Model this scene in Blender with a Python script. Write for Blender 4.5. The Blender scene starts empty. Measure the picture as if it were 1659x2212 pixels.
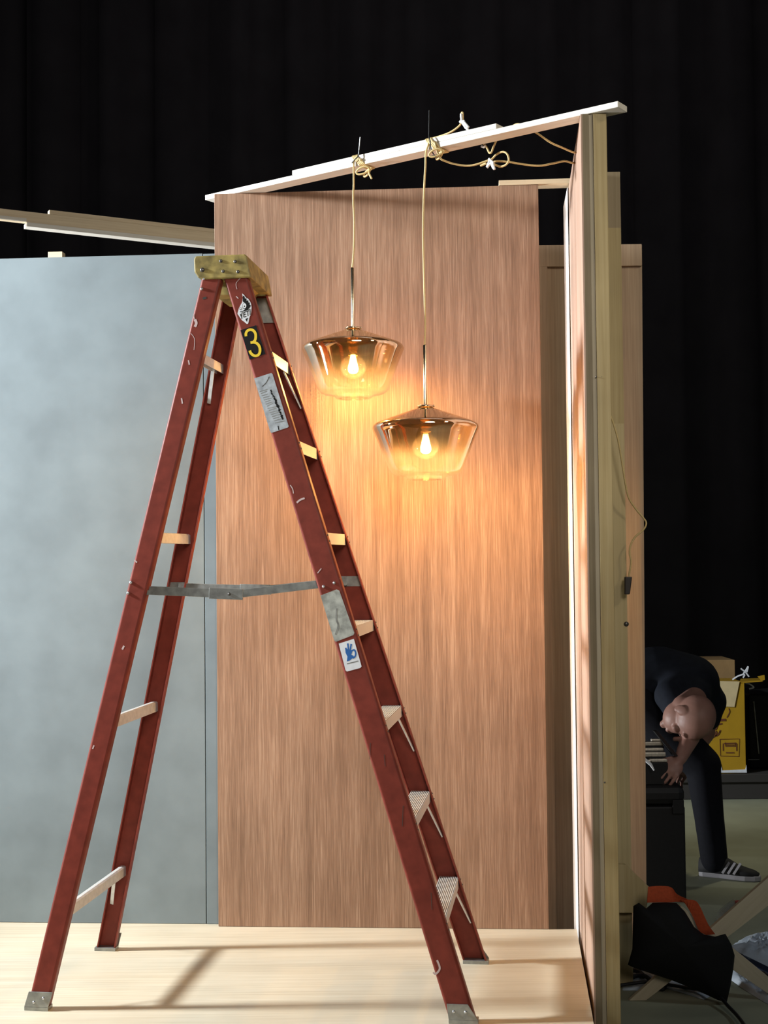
import bpy, bmesh, math, random
from mathutils import Vector, Matrix
random.seed(7)
V = Vector
SC = bpy.context.scene
COL = SC.collection

# ------------------------------------------------------------------ camera model
W, H = 1659, 2212
FPX, PITCH, ROLL, HC = 2853.2, 0.0341, -0.0101, 1.3684
_f = V((0, math.cos(PITCH), math.sin(PITCH))); _u = V((0, -math.sin(PITCH), math.cos(PITCH))); _r = V((1, 0, 0))
_c, _s = math.cos(ROLL), math.sin(ROLL)
CR = _c * _r + _s * _u
CU = -_s * _r + _c * _u
CF = _f
CP = V((0, 0, HC))
cam_d = bpy.data.cameras.new('camera'); cam = bpy.data.objects.new('camera', cam_d); COL.objects.link(cam)
cam.matrix_world = Matrix(((CR.x, CU.x, -CF.x, CP.x), (CR.y, CU.y, -CF.y, CP.y), (CR.z, CU.z, -CF.z, CP.z), (0, 0, 0, 1)))
cam_d.sensor_fit = 'AUTO'; cam_d.sensor_width = 36; cam_d.lens = FPX / H * 36
cam_d.clip_start = 0.05; cam_d.clip_end = 60
SC.camera = cam

def ray(u, v): return CF + CR * ((u - W / 2) / FPX) - CU * ((v - H / 2) / FPX)
def atY(u, v, Y): d = ray(u, v); return CP + d * (Y / d.y)
def atZ(u, v, z): d = ray(u, v); return CP + d * ((z - HC) / d.z)
def onpl(u, v, P, n): d = ray(u, v); return CP + d * (((P - CP).dot(n)) / d.dot(n))
def mpp(Y): return Y / FPX

# ------------------------------------------------------------------ mesh helpers
class MB:
    def __init__(s): s.v = []; s.f = []; s.sm = []
    def add(s, vs, fs, smooth=False):
        b = len(s.v); s.v += [V(p) for p in vs]
        s.f += [tuple(b + i for i in f) for f in fs]; s.sm += [smooth] * len(fs); return s
    def hexa(s, p):   # 4 bottom + 4 top
        return s.add(p, [(3, 2, 1, 0), (4, 5, 6, 7), (0, 1, 5, 4), (1, 2, 6, 5), (2, 3, 7, 6), (3, 0, 4, 7)])
    def box(s, lo, hi, M=None):
        x0, y0, z0 = lo; x1, y1, z1 = hi
        p = [V(q) for q in ((x0, y0, z0), (x1, y0, z0), (x1, y1, z0), (x0, y1, z0), (x0, y0, z1), (x1, y0, z1), (x1, y1, z1), (x0, y1, z1))]
        if M: p = [M @ q for q in p]
        return s.hexa(p)
    def prism(s, poly, vec):
        n = len(poly); vec = V(vec); poly = [V(p) for p in poly]
        return s.add(poly + [p + vec for p in poly], [tuple(range(n))[::-1], tuple(range(n, 2 * n))] + [(i, (i + 1) % n, n + (i + 1) % n, n + i) for i in range(n)])
    def loft(s, A, B):
        n = len(A)
        return s.add(list(A) + list(B), [tuple(range(n))[::-1], tuple(range(n, 2 * n))] + [(i, (i + 1) % n, n + (i + 1) % n, n + i) for i in range(n)])
    def tube(s, path, r, n=10, sx=1.0):
        path = [V(p) for p in path]; m = len(path)
        rr = r if isinstance(r, (list, tuple)) else [r] * m
        rings = []; prev = None
        for i in range(m):
            t = (path[min(i + 1, m - 1)] - path[max(i - 1, 0)])
            if t.length < 1e-9: t = V((0, 0, 1))
            t.normalize()
            if prev is None:
                a = t.orthogonal().normalized()
            else:
                a = prev - t * prev.dot(t)
                a = a.normalized() if a.length > 1e-6 else t.orthogonal().normalized()
            prev = a; b = t.cross(a)
            rings.append([path[i] + (a * math.cos(2 * math.pi * k / n) * sx + b * math.sin(2 * math.pi * k / n)) * rr[i] for k in range(n)])
        vs = [p for g in rings for p in g]; fs = []
        for i in range(m - 1):
            for k in range(n):
                fs.append((i * n + k, i * n + (k + 1) % n, (i + 1) * n + (k + 1) % n, (i + 1) * n + k))
        s.add(vs, fs, True)
        s.add(rings[0], [tuple(range(n))[::-1]]); s.add(rings[-1], [tuple(range(n))])
        return s
    def lathe(s, prof, c, n=56, closed=False, M=None):
        c = V(c); vs = []; fs = []; m = len(prof)
        for r, z in prof:
            for k in range(n):
                q = V((r * math.cos(2 * math.pi * k / n), r * math.sin(2 * math.pi * k / n), z))
                if M: q = M @ q
                vs.append(c + q)
        for i in range(m if closed else m - 1):
            j = (i + 1) % m
            for k in range(n):
                fs.append((i * n + k, i * n + (k + 1) % n, j * n + (k + 1) % n, j * n + k))
        s.add(vs, fs, True)
        if not closed:
            if prof[0][0] > 1e-5: s.add([vs[k] for k in range(n)], [tuple(range(n))[::-1]])
            if prof[-1][0] > 1e-5: s.add([vs[(m - 1) * n + k] for k in range(n)], [tuple(range(n))])
        return s
    def ball(s, c, rx, ry=None, rz=None, M=None, n=20, m=12):
        ry = ry or rx; rz = rz or rx; c = V(c); vs = []; fs = []
        for i in range(m + 1):
            th = math.pi * i / m
            for k in range(n):
                ph = 2 * math.pi * k / n
                q = V((rx * math.sin(th) * math.cos(ph), ry * math.sin(th) * math.sin(ph), -rz * math.cos(th)))
                if M: q = M @ q
                vs.append(c + q)
        for i in range(m):
            for k in range(n):
                fs.append((i * n + k, i * n + (k + 1) % n, (i + 1) * n + (k + 1) % n, (i + 1) * n + k))
        return s.add(vs, fs, True)
    def ribbon(s, path, width, nrm, thick, closed=False):
        """flat stroke of given width along path lying in the plane with normal nrm"""
        path = [V(p) for p in path]; m = len(path); nrm = V(nrm).normalized(); L = []; R_ = []
        for i in range(m):
            t = (path[min(i + 1, m - 1)] - path[max(i - 1, 0)]).normalized()
            sd = nrm.cross(t).normalized() * (width / 2)
            L.append(path[i] + sd); R_.append(path[i] - sd)
        for i in range(m - 1):
            a = [L[i], R_[i], R_[i + 1], L[i + 1]]
            s.add(a + [p + nrm * thick for p in a], [(0, 1, 2, 3), (7, 6, 5, 4), (0, 4, 5, 1), (1, 5, 6, 2), (2, 6, 7, 3), (3, 7, 4, 0)])
        return s

def smooth_path(pts, k=8):
    pts = [V(p) for p in pts]; out = []
    for i in range(len(pts) - 1):
        p0 = pts[max(i - 1, 0)]; p1 = pts[i]; p2 = pts[i + 1]; p3 = pts[min(i + 2, len(pts) - 1)]
        for j in range(k):
            t = j / k
            out.append(0.5 * ((2 * p1) + (p2 - p0) * t + (2 * p0 - 5 * p1 + 4 * p2 - p3) * t * t + (3 * p1 - p0 - 3 * p2 + p3) * t ** 3))
    out.append(pts[-1]); return out

WM = {}
def obj(name, mb, mat, parent=None, frame=None, bevel=0.0, recalc=True, label=None):
    me = bpy.data.meshes.new(name)
    if frame is None:
        if parent is not None: frame = WM[parent]
        else:
            xs = [v.x for v in mb.v]; ys = [v.y for v in mb.v]; zs = [v.z for v in mb.v]
            frame = Matrix.Translation(((min(xs) + max(xs)) / 2, (min(ys) + max(ys)) / 2, min(zs)))
    inv = frame.inverted()
    me.from_pydata([inv @ v for v in mb.v], [], mb.f)
    if recalc:
        bm = bmesh.new(); bm.from_mesh(me); bmesh.ops.recalc_face_normals(bm, faces=bm.faces); bm.to_mesh(me); bm.free()
    me.polygons.foreach_set('use_smooth', mb.sm)
    me.materials.append(mat); me.update()
    return link(name, me, parent, frame, bevel, label)
def link(name, me, parent, frame, bevel=0.0, label=None):
    o = bpy.data.objects.new(name, me); COL.objects.link(o); WM[o] = frame
    if parent is not None:
        o.parent = parent; o.matrix_basis = WM[parent].inverted() @ frame
    else: o.matrix_basis = frame
    if bevel:
        b = o.modifiers.new('bevel', 'BEVEL'); b.width = bevel; b.segments = 2; b.limit_method = 'ANGLE'; b.angle_limit = math.radians(40)
    if label: o['label'] = label
    return o
def thing(name, label, cat, loc, group=None, frame=None):
    o = bpy.data.objects.new(name, None); COL.objects.link(o); o.empty_display_size = .1
    fr = frame or Matrix.Translation(V(loc)); o.matrix_basis = fr; WM[o] = fr
    o['label'] = label; o['category'] = cat
    if group: o['group'] = group
    return o
def tag(o, label, cat, group=None, kind=None):
    o['label'] = label; o['category'] = cat
    if group: o['group'] = group
    if kind: o['kind'] = kind
    return o
def axes(o, x, y, z):
    m = Matrix.Identity(4)
    for i, a in enumerate((x, y, z)):
        for k in range(3): m[k][i] = a[k]
    for k in range(3): m[k][3] = o[k]
    return m

# ------------------------------------------------------------------ materials
def mat(name):
    m = bpy.data.materials.new(name); m.use_nodes = True
    nt = m.node_tree; return m, nt, nt.nodes['Principled BSDF']
def N(nt, t, **kw):
    n = nt.nodes.new(t)
    for k, v in kw.items():
        if hasattr(n, k): setattr(n, k, v)
        else: n.inputs[k].default_value = v
    return n
def ramp(nt, stops):
    r = nt.nodes.new('ShaderNodeValToRGB'); e = r.color_ramp.elements
    while len(e) < len(stops): e.new(0.5)
    for i, (p, c) in enumerate(stops): e[i].position = p; e[i].color = (*c, 1)
    return r
def plain(name, c, rough=.5, metal=0.0, noise=0.0, nscale=40, spec=.5, bump=0.0):
    m, nt, b = mat(name)
    b.inputs['Base Color'].default_value = (*c, 1); b.inputs['Roughness'].default_value = rough; b.inputs['Metallic'].default_value = metal
    b.inputs['Specular IOR Level'].default_value = spec
    if noise or bump:
        tc = N(nt, 'ShaderNodeTexCoord'); n = N(nt, 'ShaderNodeTexNoise'); n.inputs['Scale'].default_value = nscale; n.inputs['Detail'].default_value = 6
        nt.links.new(tc.outputs['Object'], n.inputs['Vector'])
        if noise:
            r = ramp(nt, [(.3, tuple(x * (1 - noise) for x in c)), (.7, tuple(min(1, x * (1 + noise)) for x in c))])
            nt.links.new(n.outputs['Fac'], r.inputs['Fac']); nt.links.new(r.outputs['Color'], b.inputs['Base Color'])
        if bump:
            bp = N(nt, 'ShaderNodeBump'); bp.inputs['Strength'].default_value = bump; bp.inputs['Distance'].default_value = .002
            nt.links.new(n.outputs['Fac'], bp.inputs['Height']); nt.links.new(bp.outputs['Normal'], b.inputs['Normal'])
    return m
def wood(name, dark, mid, light, grain='Z', fine=260, coarse=14, along=1.2, rough=.5, blot=.16, spec=.4, bump=.15, short=2.2):
    m, nt, b = mat(name); tc = N(nt, 'ShaderNodeTexCoord')
    def sc(a, l): return {'Z': (a, a, l), 'X': (l, a, a), 'Y': (a, l, a)}[grain]
    def noise(scale, det, dist=0.0):
        mp = N(nt, 'ShaderNodeMapping'); mp.inputs['Scale'].default_value = scale
        nt.links.new(tc.outputs['Object'], mp.inputs['Vector'])
        n = N(nt, 'ShaderNodeTexNoise'); n.inputs['Scale'].default_value = 1; n.inputs['Detail'].default_value = det; n.inputs['Roughness'].default_value = .6
        n.inputs['Distortion'].default_value = dist
        nt.links.new(mp.outputs['Vector'], n.inputs['Vector']); return n
    n1 = noise(sc(fine, along * short), 4); n2 = noise(sc(coarse, along * .7), 6, .3); n3 = noise((2.2, 2.2, 2.2), 3)
    mx = N(nt, 'ShaderNodeMath', operation='MULTIPLY_ADD'); mx.inputs[1].default_value = .62
    ad = N(nt, 'ShaderNodeMath', operation='MULTIPLY'); ad.inputs[1].default_value = .38
    nt.links.new(n2.outputs['Fac'], ad.inputs[0]); nt.links.new(n1.outputs['Fac'], mx.inputs[0]); nt.links.new(ad.outputs[0], mx.inputs[2])
    r = ramp(nt, [(.3, dark), (.5, mid), (.7, light)]); nt.links.new(mx.outputs[0], r.inputs['Fac'])
    hs = N(nt, 'ShaderNodeMapRange'); hs.inputs['From Min'].default_value = .3; hs.inputs['From Max'].default_value = .7
    hs.inputs['To Min'].default_value = 1 - blot; hs.inputs['To Max'].default_value = 1 + blot
    nt.links.new(n3.outputs['Fac'], hs.inputs['Value'])
    mul = N(nt, 'ShaderNodeVectorMath', operation='SCALE'); nt.links.new(r.outputs['Color'], mul.inputs[0]); nt.links.new(hs.outputs['Result'], mul.inputs['Scale'])
    nt.links.new(mul.outputs['Vector'], b.inputs['Base Color'])
    b.inputs['Roughness'].default_value = rough; b.inputs['Specular IOR Level'].default_value = spec
    bp = N(nt, 'ShaderNodeBump'); bp.inputs['Strength'].default_value = bump; bp.inputs['Distance'].default_value = .001
    nt.links.new(n1.outputs['Fac'], bp.inputs['Height']); nt.links.new(bp.outputs['Normal'], b.inputs['Normal'])
    return m
def ribbed(name):
    m, nt, b = mat(name); tc = N(nt, 'ShaderNodeTexCoord'); sx = N(nt, 'ShaderNodeSeparateXYZ'); nt.links.new(tc.outputs['Object'], sx.inputs[0])
    mu = N(nt, 'ShaderNodeMath', operation='MULTIPLY'); mu.inputs[1].default_value = 11 / .064; nt.links.new(sx.outputs['X'], mu.inputs[0])
    fr = N(nt, 'ShaderNodeMath', operation='FRACT'); nt.links.new(mu.outputs[0], fr.inputs[0])
    no = N(nt, 'ShaderNodeTexNoise'); no.inputs['Scale'].default_value = 60; nt.links.new(tc.outputs['Object'], no.inputs['Vector'])
    ad = N(nt, 'ShaderNodeMath', operation='MULTIPLY_ADD'); ad.inputs[1].default_value = .35; nt.links.new(no.outputs['Fac'], ad.inputs[0]); nt.links.new(fr.outputs[0], ad.inputs[2])
    r = ramp(nt, [(.12, (.66, .64, .58)), (.62, (.60, .58, .52)), (.74, (.16, .14, .12)), (.98, (.15, .13, .11)), (1.0, (.6, .58, .54))])
    nt.links.new(ad.outputs[0], r.inputs['Fac']); nt.links.new(r.outputs['Color'], b.inputs['Base Color']); b.inputs['Roughness'].default_value = .45; b.inputs['Metallic'].default_value = .25
    return m
def glass(name, coat=False, tint=(1, .97, .92), haze=.004):
    """clear blown glass, thin wall; optional gold mirror coat that fades towards the bottom"""
    m, nt, b = mat(name); nt.nodes.remove(b); out = nt.nodes['Material Output']
    lw = N(nt, 'ShaderNodeLayerWeight'); lw.inputs['Blend'].default_value = .5
    pw = N(nt, 'ShaderNodeMath', operation='POWER'); pw.inputs[1].default_value = 3.2; nt.links.new(lw.outputs['Facing'], pw.inputs[0])
    fr = N(nt, 'ShaderNodeMath', operation='MULTIPLY_ADD'); fr.inputs[1].default_value = .85; fr.inputs[2].default_value = .05; nt.links.new(pw.outputs[0], fr.inputs[0])
    tr = N(nt, 'ShaderNodeBsdfTransparent'); gl = N(nt, 'ShaderNodeBsdfGlossy'); gl.inputs['Roughness'].default_value = .02
    tr.inputs['Color'].default_value = (*tint, 1); gl.inputs['Color'].default_value = (1, 1, 1, 1)
    fac = fr.outputs[0]
    if coat:
        tc = N(nt, 'ShaderNodeTexCoord'); sx = N(nt, 'ShaderNodeSeparateXYZ'); nt.links.new(tc.outputs['Object'], sx.inputs[0])
        mr = N(nt, 'ShaderNodeMapRange'); mr.interpolation_type = 'SMOOTHSTEP'
        mr.inputs['From Min'].default_value = .075; mr.inputs['From Max'].default_value = .16; nt.links.new(sx.outputs['Z'], mr.inputs['Value'])
        c1 = N(nt, 'ShaderNodeMath', operation='MULTIPLY_ADD', use_clamp=True); c1.inputs[1].default_value = COAT
        nt.links.new(mr.outputs['Result'], c1.inputs[0]); nt.links.new(fac, c1.inputs[2]); fac = c1.outputs[0]
        for node, a, bb in ((tr, tint, (.74, .58, .40)), (gl, (1, 1, 1), (.86, .74, .58))):
            mc = N(nt, 'ShaderNodeMix', data_type='RGBA'); mc.inputs['A'].default_value = (*a, 1); mc.inputs['B'].default_value = (*bb, 1)
            nt.links.new(mr.outputs['Result'], mc.inputs['Factor']); nt.links.new(mc.outputs['Result'], node.inputs['Color'])
    hz_ = N(nt, 'ShaderNodeBsdfTranslucent'); hz_.inputs['Color'].default_value = (1, .95, .88, 1); hm = N(nt, 'ShaderNodeMixShader'); hm.inputs[0].default_value = HAZE if coat else haze
    nt.links.new(tr.outputs[0], hm.inputs[1]); nt.links.new(hz_.outputs[0], hm.inputs[2])
    mix = N(nt, 'ShaderNodeMixShader'); nt.links.new(fac, mix.inputs[0]); nt.links.new(hm.outputs[0], mix.inputs[1]); nt.links.new(gl.outputs[0], mix.inputs[2])
    nt.links.new(mix.outputs[0], out.inputs['Surface']); return m
def emit(name, c, s):
    m, nt, b = mat(name); b.inputs['Base Color'].default_value = (*c, 1); b.inputs['Emission Color'].default_value = (*c, 1); b.inputs['Emission Strength'].default_value = s; return m
COAT = .50; HAZE = .012

M_veneer = wood('walnut_veneer', (.182, .103, .063), (.31, .182, .114), (.485, .318, .213), 'Z', 360, 30, 1.3, .5, .11, .3, short=6.0)
M_veneer_side = wood('walnut_veneer_side', (.34, .21, .14), (.48, .32, .235), (.58, .42, .33), 'Z', 120, 20, 1.0, .45, .08)
M_backply = wood('raw_back_ply', (.36, .24, .15), (.46, .32, .205), (.56, .41, .27), 'Z', 160, 18, 1.2, .6, .10)
M_grey = plain('grey_plaster', (.195, .232, .242), .6, 0, .12, 5, .3)
M_ply = wood('pale_plywood', (.44, .365, .25), (.53, .46, .335), (.59, .53, .41), 'X', 90, 12, .9, .42, .08, .4)
M_plyedge = wood('plywood_edge', (.16, .12, .07), (.22, .17, .10), (.3, .24, .15), 'Z', 60, 20, 1, .7)
M_pine = wood('primed_pine', (.66, .60, .50), (.74, .69, .60), (.80, .76, .68), 'X', 120, 18, 1.5, .55, .05)
M_pine_tan = wood('tan_pine', (.62, .48, .30), (.72, .57, .37), (.80, .67, .46), 'X', 120, 22, 1.2, .6, .06)
M_stud = wood('pine_stud', (.36, .26, .11), (.45, .34, .16), (.52, .41, .22), 'Z', 90, 24, 1.0, .6, .14)
M_studpale = wood('pale_pine_strip', (.42, .36, .25), (.5, .43, .31), (.56, .49, .37), 'Z', 90, 20, 1.0, .6, .1)
M_white = plain('white_paint', (.86, .84, .80), .5)
M_red = plain('red_fibreglass', (.18, .033, .021), .46, 0, .18, 26, .2)
M_scuff = plain('pale_scuff', (.55, .42, .40), .7)
M_yellow = plain('grimy_yellow_plastic', (.27, .205, .06), .5, 0, .6, 24, .4)
M_alu = plain('worn_aluminium', (.62, .61, .58), .42, .35, .12, 60, .5)
M_tread = ribbed('ribbed_aluminium')
M_steel = plain('dull_zinc_steel', (.34, .345, .32), .42, .8, .25, 40, .5)
M_rivet = plain('bright_rivet', (.62, .62, .63), .28, .9)
M_bolt = plain('dark_bolt', (.12, .11, .10), .35, .7)
M_black = plain('black_sticker', (.008, .008, .008), .6, spec=.15)
M_yelnum = plain('yellow_numeral', (.80, .56, .03), .45)
M_stwhite = plain('white_sticker', (.72, .74, .76), .45, 0, .06, 60)
M_grime = plain('worn_label', (.35, .38, .40), .55, 0, .30, 55)
M_grime2 = plain('worn_olive_label', (.33, .34, .30), .55, 0, .38, 45)
M_blue = plain('blue_print', (.012, .11, .36), .5)
M_brass = plain('polished_brass', (.80, .56, .24), .16, 1.0)
M_nickel = plain('brushed_gold_stem', (.62, .52, .36), .2, 1.0)
M_cord = plain('gold_fabric_cord', (.62, .46, .20), .5, 0, .25, 900, .5, .4)
M_glass = glass('gold_fade_glass', True)
M_bulb = glass('clear_bulb_glass', False, (1, .95, .80))
M_fil = emit('glowing_filament', (1.0, .66, .24), 60)
M_plastic_w = plain('white_tape', (.85, .87, .88), .4)
M_zip = plain('black_nylon', (.015, .015, .015), .4)
M_rubber = plain('dark_rubber', (.03, .022, .018), .5)
M_curtain = plain('black_duvetyne', (.05, .046, .048), .95, 0, .12, 3, .05)
M_conc = plain('studio_concrete', (.26, .27, .19), .6, 0, .14, 3.2, .3)
M_skin = plain('skin', (.30, .16, .125), .5, 0, .10, 18, .4)
M_shirt = plain('navy_jersey', (.009, .012, .020), .85, 0, .2, 30, .2)
M_trouser = plain('dark_denim', (.005, .0055, .009), .85, 0, .2, 60, .2)
M_shoe = plain('black_suede', (.012, .012, .013), .8)
M_sole = plain('offwhite_rubber', (.32, .31, .33), .6)
M_case = plain('black_case', (.008, .008, .008), .6, 0, .2, 80, .3)
M_tool = plain('tool_steel', (.55, .5, .42), .35, .6, .2, 80)
M_board = plain('kraft_cardboard', (.40, .25, .11), .8, 0, .08, 20, .2)
M_flap = plain('inner_cardboard', (.62, .49, .27), .8, 0, .06, 20, .2)
M_ybox = plain('yellow_carton', (.42, .24, .012), .55, 0, .06, 12, .4)
M_ink = plain('red_brown_ink', (.13, .04, .015), .6)
M_dolly = plain('dark_painted_dolly', (.030, .026, .022), .8)
M_bag = plain('black_cordura', (.006, .006, .006), .8, 0, .2, 200, .2)
M_orange = plain('orange_webbing', (.52, .085, .030), .75, 0, .12, 120, .3)
M_lumber = wood('brace_lumber', (.40, .33, .22), (.47, .40, .28), (.54, .47, .34), 'X', 60, 16, 1.0, .65, .05)
M_film = plain('wrinkled_plastic_film', (.50, .58, .66), .22, 0, .25, 7, .9, .6)
M_cable = plain('black_cable', (.01, .01, .012), .45)
M_clear = glass('cloudy_plastic_wrap', False, (.92, .95, .96), .22)
M_pink = plain('red_pink_plastic', (.50, .10, .08), .4)
M_hose = plain('dark_blue_case', (.012, .018, .040), .15, 0, 0, 40, .8)

# ------------------------------------------------------------------ the set's walls and floor
A0 = V((-.6278, 4.9659, 0)); WD = V((.99777, -.06682, 0)); WN = V((.06682, .99777, 0)); UP = V((0, 0, 1))
STUDIO = -.15
def wall_box(s0, s1, n0, n1, z0, z1):
    M = axes(A0, WD, WN, UP); return MB().box((s0, n0, z0), (s1, n1, z1), M)
FRW = lambda s, n=0, z=0: axes(A0 + WD * s + WN * n + UP * z, WD, WN, UP)
NW = V((.6255, 4.075, 0)); FW = V((.7035, 4.905, 0)); RD = (FW - NW).normalized(); RN = V((RD.y, -RD.x, 0))

# studio floor and black drape
mb = MB().box((-6, -1.5, STUDIO - .1), (7, 11.5, STUDIO)); o = obj('floor', mb, M_conc); tag(o, 'grey green studio concrete floor behind the set', 'floor', kind='structure')
mb = MB(); pts = []
nx = 160
for i in range(nx + 1):
    x = -7 + 15 * i / nx; y = 11.2 + .10 * math.sin(i * 1.1) + .05 * math.sin(i * 2.7 + 1)
    pts.append((x, y))
mb.add([V((x, y, STUDIO)) for x, y in pts] + [V((x, y, 8)) for x, y in pts] + [V((x, 11.42, STUDIO)) for x, y in pts] + [V((x, 11.42, 8)) for x, y in pts],
       [(i, i + 1, nx + 2 + i, nx + 1 + i) for i in range(nx)] + [(2 * nx + 2 + i, 3 * nx + 3 + i, 3 * nx + 4 + i, 2 * nx + 3 + i) for i in range(nx)] +
       [(nx + 1 + i, nx + 2 + i, 3 * nx + 4 + i, 3 * nx + 3 + i) for i in range(nx)], True)
o = obj('wall_back', mb, M_curtain); tag(o, 'black drape hanging across the back of the dark studio', 'wall', kind='structure')

# plywood platform
edge = lambda y: NW.x + (FW.x - NW.x) * (y - NW.y) / (FW.y - NW.y) - .012
pb = [V((-2.6, 2.2, 0)), V((edge(2.2), 2.2, 0)), V((edge(4.925), 4.925, 0)), A0 + WD * 1.36 + WN * .065, A0 + WD * -2.1 + WN * .065]
pb[2] = V((edge(4.885), 4.885, 0)); pb[3:3] = [A0 + WD * 1.219]; pb[4] = A0 + WD * 1.219 + WN * .065
mb = MB().prism([p + V((0, 0, STUDIO)) for p in pb], V((0, 0, -STUDIO)))
o = obj('floor_platform', mb, M_ply, frame=Matrix.Translation((0, 4, 0))); tag(o, 'pale plywood platform floor under the red stepladder', 'floor', kind='structure')

# wood panel, grey panels
o = obj('scenery_flat', wall_box(-.004, 1.218, 0, .02, .001, 2.7515), M_veneer, frame=FRW(.6, .01), bevel=.0012)
tag(o, 'tall brown wood veneer panel standing upright behind the two pendant lamps', 'panel')
seam = (V((-.681, 5.0, 0)) - A0).dot(WD)
o = obj('scenery_flat', wall_box(-2.1, seam - .0015, .031, .05, .001, 2.5325), M_grey, frame=FRW(-1, .04), bevel=.001)
tag(o, 'wide mottled blue-grey panel left of the seam behind the ladder', 'panel')
o = obj('scenery_flat', wall_box(seam + .0015, .40, .031, .05, .001, 2.531), M_grey, frame=FRW(0, .04), bevel=.001)
tag(o, 'narrow strip of blue-grey panel between the seam and the wood panel', 'panel')
# small block on top of grey panel
p = onpl(105, 549, A0 + WN * .06, WN); q = onpl(136, 549, A0 + WN * .06, WN)
o = obj('wood_block', MB().box(((p - A0).dot(WD), .052, 2.46), ((q - A0).dot(WD), .09, p.z + .007), axes(A0, WD, WN, UP)), M_pine_tan, frame=FRW(-1, .05, 2.4), bevel=.001)
tag(o, 'small pale wood block peeking over the top edge of the grey panel', 'block')

# right hand flat
MR = axes(NW, RN, RD, UP)          # x = outward, y = into the set, z up
RL = (FW - NW).length - .012
flat = thing('scenery_flat', 'narrow upright wood flat at the right edge of the platform, seen almost edge on', 'flat', NW + UP * STUDIO)
fr_r = axes(NW + RD * .4, RN, RD, UP)
TOPZ = 2.743
obj('veneer_face', MB().box((0, .001, STUDIO), (.005, RL, TOPZ), MR), M_veneer_side, flat, fr_r, label='pinkish wood veneer inner face')
obj('plywood_core', MB().box((.0052, 0, STUDIO), (.024, RL, TOPZ), MR), M_plyedge, flat, fr_r, label='dark plywood edge')
obj('edge_strip', MB().box((.0242, .006, STUDIO), (.038, .05, TOPZ - .001), MR), M_studpale, flat, fr_r, .0015, label='pale grey pine strip')
obj('stud', MB().box((.0382, .001, STUDIO), (.080, .022, TOPZ - .001), MR), M_stud, flat, fr_r, .0015)
def screw(u, v, Y, parent, r=.0026):
    p = atY(u, v, Y); b = MB().lathe([(0.0005, 0), (r, .0002), (r, .001), (.0005, .0016)], p, 12, M=Matrix.Rotation(math.radians(90), 4, 'X'))
    return obj('screw', b, M_bolt, parent)
for u, v in ((1288, 814), (1300, 814), (1306, 1690), (1317, 1690)): screw(u, v, 4.0725 + (0 if u < 1310 else 0), flat)
obj('crossbar', MB().box((.0242, .05, .55), (.042, RL - .05, .64), MR), M_stud, flat, fr_r, .0015)
# second stud: board at Y 4.7
st = thing('pine_board', 'tall olive pine board standing just behind the edge of the wood flat', 'board', (.81, 4.7, STUDIO))
def bd(x0, x1, z0, z1, y0, y1): return MB().box((x0, y0, z0), (x1, y1, z1))
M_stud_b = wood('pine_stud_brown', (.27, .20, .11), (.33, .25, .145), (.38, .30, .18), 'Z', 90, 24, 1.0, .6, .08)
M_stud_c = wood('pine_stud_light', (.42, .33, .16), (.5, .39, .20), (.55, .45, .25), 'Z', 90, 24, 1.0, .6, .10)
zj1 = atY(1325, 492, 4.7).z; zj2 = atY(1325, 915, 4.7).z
obj('board_segment', bd(.752, .860, zj1, 2.743, 4.70, 4.72), M_stud_b, st, Matrix.Translation((.8, 4.7, 0)), label='darker length at the top')  # top length coloured browner and darker than the lengths below
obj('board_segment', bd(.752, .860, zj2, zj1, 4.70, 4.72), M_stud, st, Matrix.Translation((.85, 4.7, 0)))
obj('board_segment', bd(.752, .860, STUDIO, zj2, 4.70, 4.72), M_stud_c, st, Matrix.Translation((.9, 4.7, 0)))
screw(1353, 1348, 4.699, st, .009)
# white painted panel edge behind the flat
a = atY(1237.6, 1200, 4.892); b_ = atY(1228.2, 1200, 4.905); ta = atY(1231.5, 404, 4.892).z; tb = atY(1226, 446, 4.905).z
k_ = V((.004, .014, 0))
zz_ = lambda p, z: V((p.x, p.y, z))
o = obj('white_panel', MB().hexa([zz_(a, STUDIO), zz_(a + k_, STUDIO), zz_(b_ + k_, STUDIO), zz_(b_, STUDIO), zz_(a, ta), zz_(a + k_, ta), zz_(b_ + k_, tb), zz_(b_, tb)]), M_white)
tag(o, 'thin white painted board edge glowing beside the right flat, inside the gap', 'board')
# dark panel at the back
dp = thing('scenery_flat', 'shaded brown flat standing behind the gap, right of the wood panel', 'flat', (.75, 5.21, STUDIO))
xr_t = atY(1386.5, 527, 5.2).x; xr_b = atY(1397, 1960, 5.2).x
zt = 2.595
obj('sheet', MB().hexa([V((.40, 5.2, STUDIO)), V((xr_b - .002, 5.2, STUDIO)), V((xr_b - .002, 5.215, STUDIO)), V((.40, 5.215, STUDIO)), V((.40, 5.2, zt)), V((xr_t, 5.2, zt)), V((xr_t, 5.215, zt)), V((.40, 5.215, zt))]), M_backply, dp)
obj('top_rail', MB().box((.46, 5.185, zt - .085), (xr_t - .004, 5.1995, zt)), M_backply, dp, Matrix.Translation((0, 5, 2)))
obj('stile', MB().box((.615, 5.185, STUDIO), (.655, 5.1995, zt - .0855)), M_backply, dp, Matrix.Translation((.3, 5, 2)))

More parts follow.
